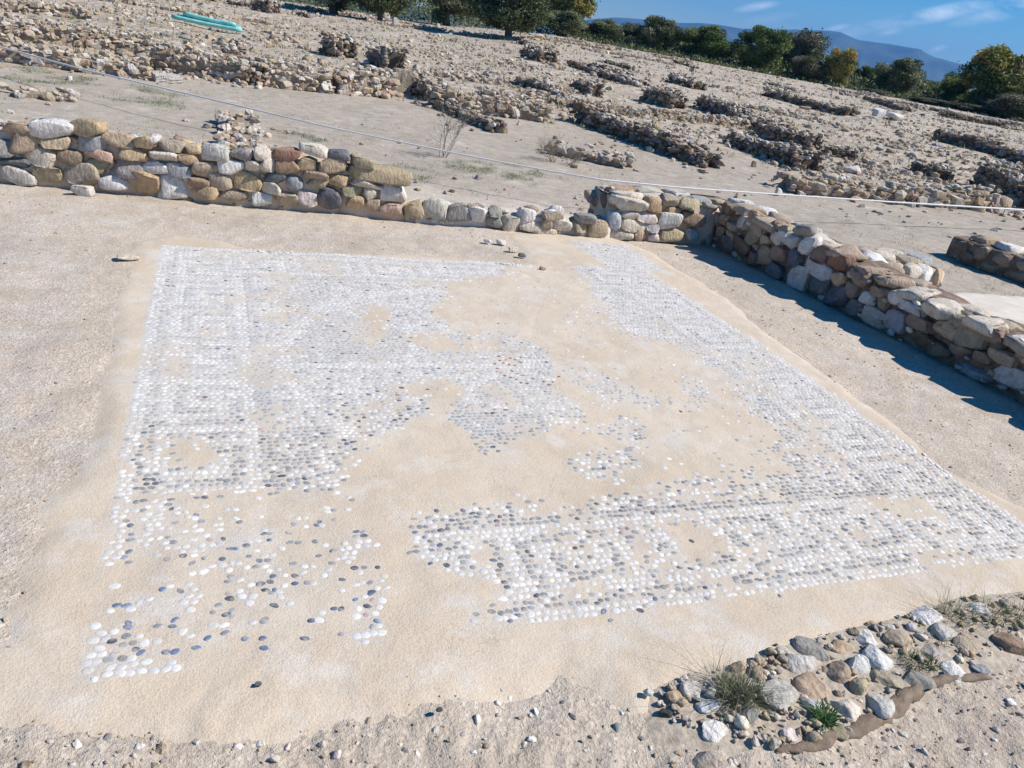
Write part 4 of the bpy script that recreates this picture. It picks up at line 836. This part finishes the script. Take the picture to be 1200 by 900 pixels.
tuft('dry_stalk', 'few dry stalks leaning at the left end of the stone patch', 842, 795, [('stalks', [(0, 0)], 16, .03, .12, .0009, 1.4, [(.24, .17, .10), (.38, .30, .18)])])
# short grass on the terraces (uncountable)
S = Soup(); rg = np.random.default_rng(41)
cand = np.where((green > .22) & (fr < 34) & front & (pu > -60) & (pu < 1260))[0]; cand = rg.choice(cand, min(900, len(cand)), replace=False)
for q in cand: blades(S, V[q]+np.array([rg.normal()*.03, rg.normal()*.03, 0]), 7, .06, .035+.0008*fr[q], .003, .9, GRN+NDL, rg)
cand = np.where((rub > .3) & (fr < 66) & front & (pu > -60) & (pu < 1260))[0]; cand = rg.choice(cand, 2600, replace=False)
for q in cand: blades(S, V[q], 4, .12, .10+.002*fr[q], .006+.0002*fr[q], .5, STR, rg)
cand = np.where((grey > .3) & (fr > 7.2) & (fr < 20) & front & (pu > -60) & (pu < 1260) & (fbm(fx*1.2, fy*1.2, 99) > .5))[0]; cand = rg.choice(cand, 1500, replace=False)
for q in cand: blades(S, V[q], 4, .07, .045, .003, 1.1, STR, rg)
tag(S.build('grass', M_GRASS), 'short dry and green grass between the stones of the slope', 'grass', kind='stuff')
def bush(name, lab, u_, v_, hgt, nst, spread, thick, cat='shrub'):
    p = P(u_, v_); rng = np.random.default_rng(int(u_*3+v_)); S = Soup()
    def grow(b0, d, ln, r0, dep):
        pts = [b0]; 
        for k in range(5): d = d+rng.normal(size=3)*.13; d[2] += .05; d = d/np.linalg.norm(d); pts.append(pts[-1]+d*ln/5)
        Vt, Ft = tube(pts, np.linspace(r0, r0*.5, 6), None, '', 5); S.add(Vt, Ft, (.28, .23, .17))
        if dep > 0:
            for k in (2, 3, 4, 5):
                for _ in range(1 if k < 4 else 2): d2 = d+rng.normal(size=3)*.55; d2 /= np.linalg.norm(d2); grow(pts[k], d2, ln*.55, r0*.5, dep-1)
    for k in range(nst):
        a = rng.uniform(0, 6.28); d = np.array([math.cos(a)*spread, math.sin(a)*spread, 1.0]); d /= np.linalg.norm(d); grow(p+np.array([rng.normal()*.03, rng.normal()*.03, 0]), d, hgt*rng.uniform(.6, .9), thick, 2)
    return tag(base_at(S.build(name, M_TWIG)), lab, cat)
bush('bare_shrub', 'leafless upright grey shrub standing beside the rope', 519, 184, .62, 7, .45, .004)
bush('dry_bush', 'low dry brown bush in front of the low yellow stone wall', 648, 190, .30, 16, 1.1, .003)
bush('dry_bush', 'paler dry twig bush right of the lower brown bush', 668, 193, .22, 12, 1.2, .003)

# ------------------------------------------------------------ rope and pipes
rp = np.array([P(a, b, .34) for a, b in [(-60, 38), (0, 55), (100, 82), (250, 117), (380, 148), (540, 181), (620, 196), (700, 210), (800, 220), (900, 227), (1050, 237), (1200, 246), (1290, 252)]])
t0 = np.linspace(0, 1, len(rp)); tt = np.linspace(0, 1, 160); rp = np.stack([np.interp(tt, t0, rp[:, i]) for i in range(3)], -1)
for _ in range(3): rp[1:-1] = (rp[:-2]+rp[1:-1]*2+rp[2:])/4
rp[:, 2] = np.maximum(rp[:, 2], terr(rp[:, 0], rp[:, 1])+.03)
Vt, Ft = tube(rp, np.clip(.0009*np.hypot(rp[:, 0], rp[:, 1]), .008, .013), None, '', 8)
o = tag(base_at(mesh_np('rope', Vt, Ft, M_ROPE, None, True)), 'long white cord stretched across the site above the near walls', 'rope')
for e_, lb in ((rp[0], 'wooden stake holding the left end of the white cord'), (rp[-1], 'wooden stake holding the right end of the white cord')):
    zg = float(terr(e_[0], e_[1])); Vt, Ft = tube([(e_[0], e_[1], zg-.2), (e_[0], e_[1], zg+.25), (e_[0]+.01, e_[1], e_[2]+.08)], .025, None, '', 8); tag(base_at(mesh_np('wooden_stake', Vt, Ft, M_BARK, None, True)), lb, 'stake')
pa, pb = P(203, 25), P(284, 40); dv = (pb-pa); dl = np.linalg.norm(dv); dv /= dl; nv = np.cross([0, 0, 1], dv)
for k, (lab, oy, oz, dx_) in enumerate((('nearest teal plastic pipe of the pair laid on the rubble', -.09, .10, 0), ('upper teal plastic pipe lying behind the nearer one', .07, .13, .12), ('short light teal pipe resting on top of the other two', -.01, .24, .35))):
    q0 = pa+nv*oy+dv*dx_; q1 = pb+nv*oy-dv*dx_*.6; q0[2] = float(terr(q0[0], q0[1]))+oz+.05; q1[2] = float(terr(q1[0], q1[1]))+oz+.02
    pts = np.linspace(q0, q1, 12); pts[:, 2] += np.sin(np.linspace(0, math.pi, 12))*-.02
    Vt, Ft = tube(pts, .062, None, '', 14); tag(base_at(mesh_np('plastic_pipe', Vt, Ft, M_TEAL, None, True)), lab, 'pipe', 'teal plastic pipes on the left slope')

# ------------------------------------------------------------ trees
def crown_mesh(rng, w, h, n, cols, leaf, gap=.3, lumps=44):
    cen = []
    for _ in range(lumps):
        d = rng.normal(size=3); d /= np.linalg.norm(d); q = rng.uniform(.45, .98); cen.append([d[0]*w*q*.80, d[1]*w*q*.80, h*.50+d[2]*h*.42*q, rng.uniform(.22, .36)*w, rng.uniform(0, 1)])
    cen = np.array(cen); pk = rng.integers(0, lumps, n); c = cen[pk]; d = rng.normal(size=(n, 3)); d /= np.linalg.norm(d, axis=1)[:, None]
    rad = c[:, 3]*rng.random(n)**.45*(1+.35*rng.random(n)*(rng.random(n) < .12)); p = c[:, :3]+d*rad[:, None]*np.array([1, 1, .85]); p[:, 2] = np.maximum(p[:, 2], .05)
    a = rng.normal(size=(n, 3)); a /= np.linalg.norm(a, axis=1)[:, None]; b = np.cross(a, rng.normal(size=(n, 3))); b /= np.linalg.norm(b, axis=1)[:, None]
    s = (leaf*rng.uniform(.6, 1.4, n))[:, None]; Vv = np.stack([p-a*s, p+b*s*.42, p+a*s, p-b*s*.42], 1).reshape(-1, 3)
    Fq = np.arange(4*n).reshape(-1, 4); base = np.array(cols)[(c[:, 4]*len(cols)).astype(int).clip(0, len(cols)-1)]*rng.uniform(.65, 1.4, n)[:, None]
    return Vv, Fq, np.repeat(base, 4, 0), cen
def trunk_mesh(rng, cen, r0, fork, nl=7):
    S = Soup(); b = np.array([0, 0, -.3]); f = np.array([rng.normal()*.12, rng.normal()*.12, fork])
    Vt, Ft = tube([b, (b+f)/2+rng.normal(size=3)*.05, f], [r0*1.3, r0, r0*.8], None, '', 9, nz=.06); S.add(Vt, Ft, (.15, .12, .1))
    for c in cen[:nl]:
        e = c[:3]; m_ = (f+e)/2+rng.normal(size=3)*.15; Vt, Ft = tube([f, m_, e], [r0*.55, r0*.35, r0*.12], None, '', 6); S.add(Vt, Ft, (.15, .12, .1))
    return np.concatenate(S.V), np.concatenate(S.F)
OLV = [(0.140, 0.172, 0.086), (0.198, 0.227, 0.122), (0.281, 0.296, 0.179), (0.165, 0.196, 0.093), (0.099, 0.125, 0.057)]; GRNT = [(0.099, 0.149, 0.043), (0.148, 0.203, 0.064), (0.231, 0.265, 0.086), (0.116, 0.172, 0.051)]; YEL = [(0.264, 0.265, 0.071), (0.395, 0.343, 0.101), (0.116, 0.156, 0.043), (0.198, 0.218, 0.064), (0.494, 0.374, 0.144)]; DUL = [(0.215, 0.203, 0.144), (0.148, 0.156, 0.093), (0.099, 0.118, 0.057)]
def proto(seed, w, h, n, cols, leaf, r0, fork): 
    rng = np.random.default_rng(seed); Vv, Fq, cc, cen = crown_mesh(rng, w, h, n, cols, leaf); Vt, Ft = trunk_mesh(rng, cen, r0, fork)
    return (Vv, Fq, cc, Vt, Ft)
PR = {'olive': proto(1, 1.9, 3.9, 24000, OLV, .085, .17, 1.0), 'olive2': proto(2, 2.0, 3.6, 24000, OLV, .085, .15, .8), 'green': proto(3, 1.9, 3.7, 24000, GRNT, .085, .15, .8), 'yellow': proto(4, 1.9, 3.6, 20000, YEL, .10, .12, 1.0), 'dull': proto(5, 2.0, 3.0, 20000, DUL, .08, .1, .6)}
PM = {}
def tree(kind, x, y, sc, lab, sxy=1.0, cat='tree', name='olive_tree', rot=None):
    z = float(terr(x, y)); e = empty(name, (x, y, z), lab, cat, 'trees along the skyline')
    if kind not in PM:
        Vv, Fq, cc, Vt, Ft = PR[kind]; a = mesh_np('crown', Vv, Fq, M_LEAF, cc, False); b = mesh_np('trunk', Vt, Ft, M_BARK, None, True); PM[kind] = (a, b)
    else: a, b = [q.copy() for q in PM[kind]]; C.objects.link(a); C.objects.link(b)
    a.parent = e; b.parent = e; e.scale = (sc*sxy, sc*sxy, sc); e.rotation_euler = (0, 0, rot if rot is not None else random.uniform(0, 6.28)); return e
def tree_px(kind, ub, vb, vt, wpx, lab, dist=None, **kw):
    """place by the ground point under the trunk; dist pushes it beyond the skyline"""
    if dist is None: p = P(ub, vb)
    else:
        d = ray(ub, vb); d = d/np.hypot(d[0], d[1])*dist; p = np.array([d[0], d[1], float(terr(d[0], d[1]))])
    dd = depth(p); zt = HC + (0); hpx = None
    pr = PR[kind]; H = pr[0][:, 2].max(); Wd = pr[0][:, 0].max()-pr[0][:, 0].min()
    _, v0 = proj(p); top = (v0-vt)*dd/F; sc = top/H/1.0; sxy = (wpx*dd/F)/Wd/sc
    return tree(kind, p[0], p[1], sc, lab, sxy, **kw)
tree_px('olive', 393, 17, -75, 110, 'leftmost olive tree, only its slim trunk showing at the top edge')
tree_px('olive2', 446, 26, -60, 84, 'olive tree behind the pale stones, low crown at the top edge')
tree_px('olive', 524, 30, -50, 96, 'olive tree with a dark trunk over the striped tree shadow')
tree_px('olive2', 596, 45, -38, 118, 'large grey-green olive tree with a stout trunk left of the open sky')
T_ = [('yellow', 662, 48, -22, 62, 78, 'thin yellowing tree rising behind the left end of the tree row'), ('olive', 655, 52, 14, 64, 74, 'dark bushy tree just right of the stout-trunked olive'), ('olive2', 705, 60, 24, 56, 78, 'rounded olive at the left end of the skyline row under open sky'), ('dull', 738, 62, 27, 44, 82, 'grey-leaved tree second in the skyline row'),
      ('olive', 768, 72, 23, 60, 78, 'round-topped olive third in the skyline row'), ('green', 822, 84, 31, 68, 78, 'dark broad evergreen in the middle of the skyline row'), ('green', 882, 96, 33, 78, 78, 'widest dark evergreen of the skyline row below the single cloud'), ('dull', 925, 98, 34, 62, 82, 'grey loose-leaved tree right of the widest evergreen'),
      ('yellow', 977, 106, 56, 42, 76, 'small yellow-green tree with a pale leaning trunk'), ('dull', 945, 100, 66, 46, 76, 'low grey brush left of the small yellow-green tree'), ('green', 1010, 106, 78, 42, 84, 'low dark bush right of the small yellow-green tree'), ('olive', 1046, 116, 70, 66, 78, 'round brownish-green bush in front of the mountain'), ('green', 1092, 120, 95, 56, 88, 'lowest green bush in the gap before the mountain foot'),
      ('yellow', 1160, 132, 56, 100, 76, 'tall yellow-green tree, highest at the right end'), ('green', 1122, 128, 86, 66, 80, 'dark bush at the left foot of the tall yellow-green tree'), ('olive', 1205, 138, 78, 80, 78, 'dark tree cut by the right edge of the view'), ('dull', 1180, 138, 108, 70, 73, 'low grey-green brush under the tall yellow-green tree'), ('green', 796, 76, 44, 44, 86, 'gap-filling dark tree between the round olive and the broad evergreen'), ('green', 1240, 146, 80, 80, 80, 'dark tree just beyond the right edge')]
for kd, ub, vb, vt, wp, ds, lab in T_: tree_px(kd, ub, vb, vt, wp, lab, ds, name={'olive': 'olive_tree', 'olive2': 'olive_tree'}.get(kd, 'bushy_tree'))
for k, (ub, vb, vt, wp, lab) in enumerate([(1020, 116, 104, 34, 'low straw-coloured bush on the skyline left of the round bush'), (1085, 124, 114, 46, 'low straw-coloured bush on the skyline right of the round bush'), (1130, 130, 120, 40, 'straw-coloured bush on the skyline under the tall yellow-green tree')]):
    tree_px('dull', ub, vb, vt, wp, lab, 72, name='low_bush', cat='bush')
# pale stones at a trunk foot
for (u_, v_, a, lab) in ((452, 20, .42, 'tall pale stone leaning at the second olive trunk'), (463, 27, .34, 'smaller pale stone in front of the second olive trunk')):
    p = P(u_, v_+4); tag(stone_obj('standing_stone', (p[0], p[1], p[2]+a*.6), (a*.7, a*.5, a), .3, PAL['greywhite'], 3, mat=M_FSTONE), lab, 'stone')
for (u_, v_, w, h, lab) in ((1028, 138, 16, 12, 'rounded white boulder high on the right slope'), (1048, 140, 26, 8, 'flat white heap beside the rounded boulder'), (318 + 840, 229, 20, 12, 'large flat white stone just behind the rope near the right edge'), (911, 229, 10, 10, 'white stone on the rope line beyond the shaded wall'), (486+500, 215, 10, 10, 'brightest white stone of the cluster behind the rope')):
    p = P(u_, v_); d = depth(p); a = w*d/F/2; c = h*d/F*.5; tag(stone_obj('white_stone', (p[0], p[1], p[2]+c*.8), (a, a*.7, c), .2, PAL['white'], 3, mat=M_FSTONE), lab, 'stone')

rg = np.random.default_rng(61); n = 76000; q_ = rg.uniform(74, 108, n); a_ = np.radians(rg.uniform(2, 66, n)); x = q_*np.sin(a_); y = q_*np.cos(a_)
hh = (.5+1.9*fbm(x*.35, y*.35, 66, 3))*sstep(73, 82, q_)*np.where(a_ < .40, 2.6, 1)+.15; z = terr(x, y)+hh*rg.random(n)**.6
p = np.stack([x, y, z], -1); a = rg.normal(size=(n, 3)); a /= np.linalg.norm(a, axis=1)[:, None]; b = np.cross(a, rg.normal(size=(n, 3))); b /= np.linalg.norm(b, axis=1)[:, None]; s = rg.uniform(.10, .20, n)[:, None]
Vv = np.stack([p-a*s, p+b*s*.5, p+a*s, p-b*s*.5], 1).reshape(-1, 3); cc = np.array(OLV+DUL+GRNT)[rg.integers(0, 12, n)]*rg.uniform(.6, 1.3, n)[:, None]
tag(mesh_np('scrub', Vv, np.arange(4*n).reshape(-1, 4), M_LEAF, np.repeat(cc, 4, 0), False), 'dense low scrub filling the ground under and behind the skyline trees', 'scrub', kind='stuff')
# ------------------------------------------------------------ mountains
prof = [(-500, -120), (-200, -60), (100, -25), (350, 0), (560, 15), (680, 24), (720, 20), (750, 22), (790, 27), (830, 28), (870, 34), (900, 36), (930, 34), (960, 36), (985, 38), (1005, 47), (1040, 51), (1078, 58), (1092, 66), (1128, 76), (1200, 104), (1300, 128), (1500, 168)]
us = np.linspace(-500, 1500, 420); vs = np.interp(us, [a for a, _ in prof], [b for _, b in prof]); vs = vs+(fbm(us*.02, us*0, 5)-.5)*3
azs, els = [], []
for a, b in zip(us, vs): d = ray(a, b); azs.append(math.atan2(d[0], d[1])); els.append(d[2]/math.hypot(d[0], d[1]))
azs = np.array(azs); els = np.maximum(np.array(els), .004); nr_ = 46; rows = []
for k in range(nr_):
    q = k/(nr_-1); r0 = 4300+2300*q; f_ = math.sin(min(1, q/.62)*math.pi/2)**1.4 if q < .62 else max(0, 1-((q-.62)/.38)**1.6)
    hh = els*(4300+2300*.62)*f_; rdg = (fbm(azs*42, np.full_like(azs, q*7), 6, 5)-.5)*110*(f_*(1-f_)*4)**.7
    rows.append(np.stack([np.sin(azs)*r0, np.cos(azs)*r0, hh+rdg-22+22*f_], -1))
Vm = np.array(rows); nu = len(us); q = (np.arange(nr_-1)[:, None]*nu+np.arange(nu-1)[None]).ravel()
tag(mesh_np('mountains', Vm.reshape(-1, 3), np.stack([q, q+1, q+nu+1, q+nu], -1)[:, ::-1], M_HILL, None, True), kind='structure')

# ------------------------------------------------------------ haze
bm = bmesh.new(); bmesh.ops.create_cube(bm, size=1); me = bpy.data.meshes.new('haze'); bm.to_mesh(me); bm.free()
hz = bpy.data.objects.new('haze', me); C.objects.link(hz); hz.scale = (14600, 14600, 520); hz.location = (0, 0, -26+260); tag(hz, kind='stuff')
mh = bpy.data.materials.new('haze_air'); mh.use_nodes = True; nt = mh.node_tree; nt.nodes.clear(); ou = nt.nodes.new('ShaderNodeOutputMaterial'); vo = nt.nodes.new('ShaderNodeVolumePrincipled')
vo.inputs['Color'].default_value = (.11, .42, 1.0, 1); vo.inputs['Density'].default_value = 1.4e-4; vo.inputs['Anisotropy'].default_value = .1; nt.links.new(vo.outputs[0], ou.inputs['Volume']); me.materials.append(mh)

# ------------------------------------------------------------ light, sky, camera
sc = bpy.context.scene
AZ = math.atan2(.93, -.37); EL = math.radians(45)      # sun azimuth measured from +Y towards +X
sd_ = Vector((math.sin(AZ)*math.cos(EL), math.cos(AZ)*math.cos(EL), math.sin(EL)))
L = bpy.data.lights.new('sun', 'SUN'); L.energy = 5.0; L.angle = math.radians(.55); L.color = (1, .955, .89); lo = bpy.data.objects.new('sun', L); C.objects.link(lo)
lo.rotation_euler = sd_.to_track_quat('Z', 'Y').to_euler(); lo.location = (20, -8, 25)
w = bpy.data.worlds.new('World'); sc.world = w; w.use_nodes = True; nt = w.node_tree; bg = nt.nodes['Background']
sky = nt.nodes.new('ShaderNodeTexSky'); sky.sky_type = 'NISHITA'; sky.sun_disc = False; sky.sun_elevation = EL; sky.sun_rotation = AZ; sky.air_density = 1.0; sky.dust_density = .2; sky.ozone_density = 3.0; sky.altitude = 800
tc = nt.nodes.new('ShaderNodeTexCoord'); vec = tc.outputs['Generated']
mp_ = nt.nodes.new('ShaderNodeMapping'); mp_.inputs['Scale'].default_value = (9, 9, 24); nt.links.new(vec, mp_.inputs[0])
cn = nt.nodes.new('ShaderNodeTexNoise'); cn.inputs['Scale'].default_value = 1.6; cn.inputs['Detail'].default_value = 8; cn.inputs['Roughness'].default_value = .6; nt.links.new(mp_.outputs[0], cn.inputs['Vector'])
tot = None
def nrm(u_, v_): d = ray(u_, v_); return d/np.linalg.norm(d)
CL = [(1100, 16, 120, 9, .60), (1190, 10, 60, 10, .55), (886, 8, 22, 5, .75), (980, 33, 14, 4, .5), (1043, 37, 14, 4.5, .5), (1100, 57, 9, 4, .45), (1210, 68, 18, 12, .5), (900, 22, 30, 6, .2), (500, -90, 300, 20, .5), (1500, 60, 200, 20, .6)]
for (cu, cv, ru, rv, op) in CL:
    d0 = nrm(cu, cv); a0 = nrm(cu+ru, cv+ru*.168)-d0; b0 = nrm(cu, cv-rv)-d0
    la, lb = np.linalg.norm(a0), np.linalg.norm(b0); a_ = a0/la; b_ = b0/lb
    sub = nt.nodes.new('ShaderNodeVectorMath'); sub.operation = 'SUBTRACT'; nt.links.new(vec, sub.inputs[0]); sub.inputs[1].default_value = d0.tolist()
    cmb = []
    for ax__, l_ in ((a_, la), (b_, lb)):
        dt = nt.nodes.new('ShaderNodeVectorMath'); dt.operation = 'DOT_PRODUCT'; nt.links.new(sub.outputs[0], dt.inputs[0]); dt.inputs[1].default_value = (ax__/l_).tolist(); cmb.append(dt.outputs['Value'])
    c3 = nt.nodes.new('ShaderNodeCombineXYZ'); nt.links.new(cmb[0], c3.inputs[0]); nt.links.new(cmb[1], c3.inputs[1])
    ln = nt.nodes.new('ShaderNodeVectorMath'); ln.operation = 'LENGTH'; nt.links.new(c3.outputs[0], ln.inputs[0])
    mr = nt.nodes.new('ShaderNodeMapRange'); mr.inputs[1].default_value = 1.25; mr.inputs[2].default_value = .2; mr.inputs[3].default_value = 0; mr.inputs[4].default_value = op; nt.links.new(ln.outputs['Value'], mr.inputs[0])
    dd_ = nt.nodes.new('ShaderNodeVectorMath'); dd_.operation = 'DOT_PRODUCT'; nt.links.new(vec, dd_.inputs[0]); dd_.inputs[1].default_value = d0.tolist()
    gt = nt.nodes.new('ShaderNodeMath'); gt.operation = 'GREATER_THAN'; gt.inputs[1].default_value = .3; nt.links.new(dd_.outputs['Value'], gt.inputs[0])
    ml = nt.nodes.new('ShaderNodeMath'); ml.operation = 'MULTIPLY'; nt.links.new(mr.outputs[0], ml.inputs[0]); nt.links.new(gt.outputs[0], ml.inputs[1])
    if tot is None: tot = ml.outputs[0]
    else: mx = nt.nodes.new('ShaderNodeMath'); mx.operation = 'MAXIMUM'; nt.links.new(tot, mx.inputs[0]); nt.links.new(ml.outputs[0], mx.inputs[1]); tot = mx.outputs[0]
cr = nt.nodes.new('ShaderNodeValToRGB'); cr.color_ramp.elements[0].position = .36; cr.color_ramp.elements[1].position = .62; nt.links.new(cn.outputs['Fac'], cr.inputs[0])
fm = nt.nodes.new('ShaderNodeMath'); fm.operation = 'MULTIPLY'; nt.links.new(tot, fm.inputs[0]); nt.links.new(cr.outputs[0], fm.inputs[1])
mxs = nt.nodes.new('ShaderNodeMix'); mxs.data_type = 'RGBA'; nt.links.new(fm.outputs[0], mxs.inputs[0]); hs = nt.nodes.new('ShaderNodeHueSaturation'); hs.inputs['Saturation'].default_value = 1.75; nt.links.new(sky.outputs[0], hs.inputs['Color']); nt.links.new(hs.outputs[0], mxs.inputs[6]); mxs.inputs[7].default_value = (15, 15.2, 15.8, 1)
nt.links.new(mxs.outputs[2], bg.inputs[0]); bg.inputs[1].default_value = .09
cam = bpy.data.cameras.new('camera'); co = bpy.data.objects.new('camera', cam); C.objects.link(co); sc.camera = co
cam.sensor_width = 36; cam.lens = F/1200*36; cam.clip_start = .05; cam.clip_end = 20000
mw = Matrix([[*M[0], 0], [*M[1], 0], [*M[2], HC], [0, 0, 0, 1]]); co.matrix_world = mw
sc.render.engine = 'CYCLES'; sc.view_settings.view_transform = 'Standard'; sc.view_settings.look = 'None'; sc.view_settings.exposure = .29; sc.view_settings.gamma = 1
sc.cycles.volume_bounces = 0; sc.cycles.max_bounces = 5
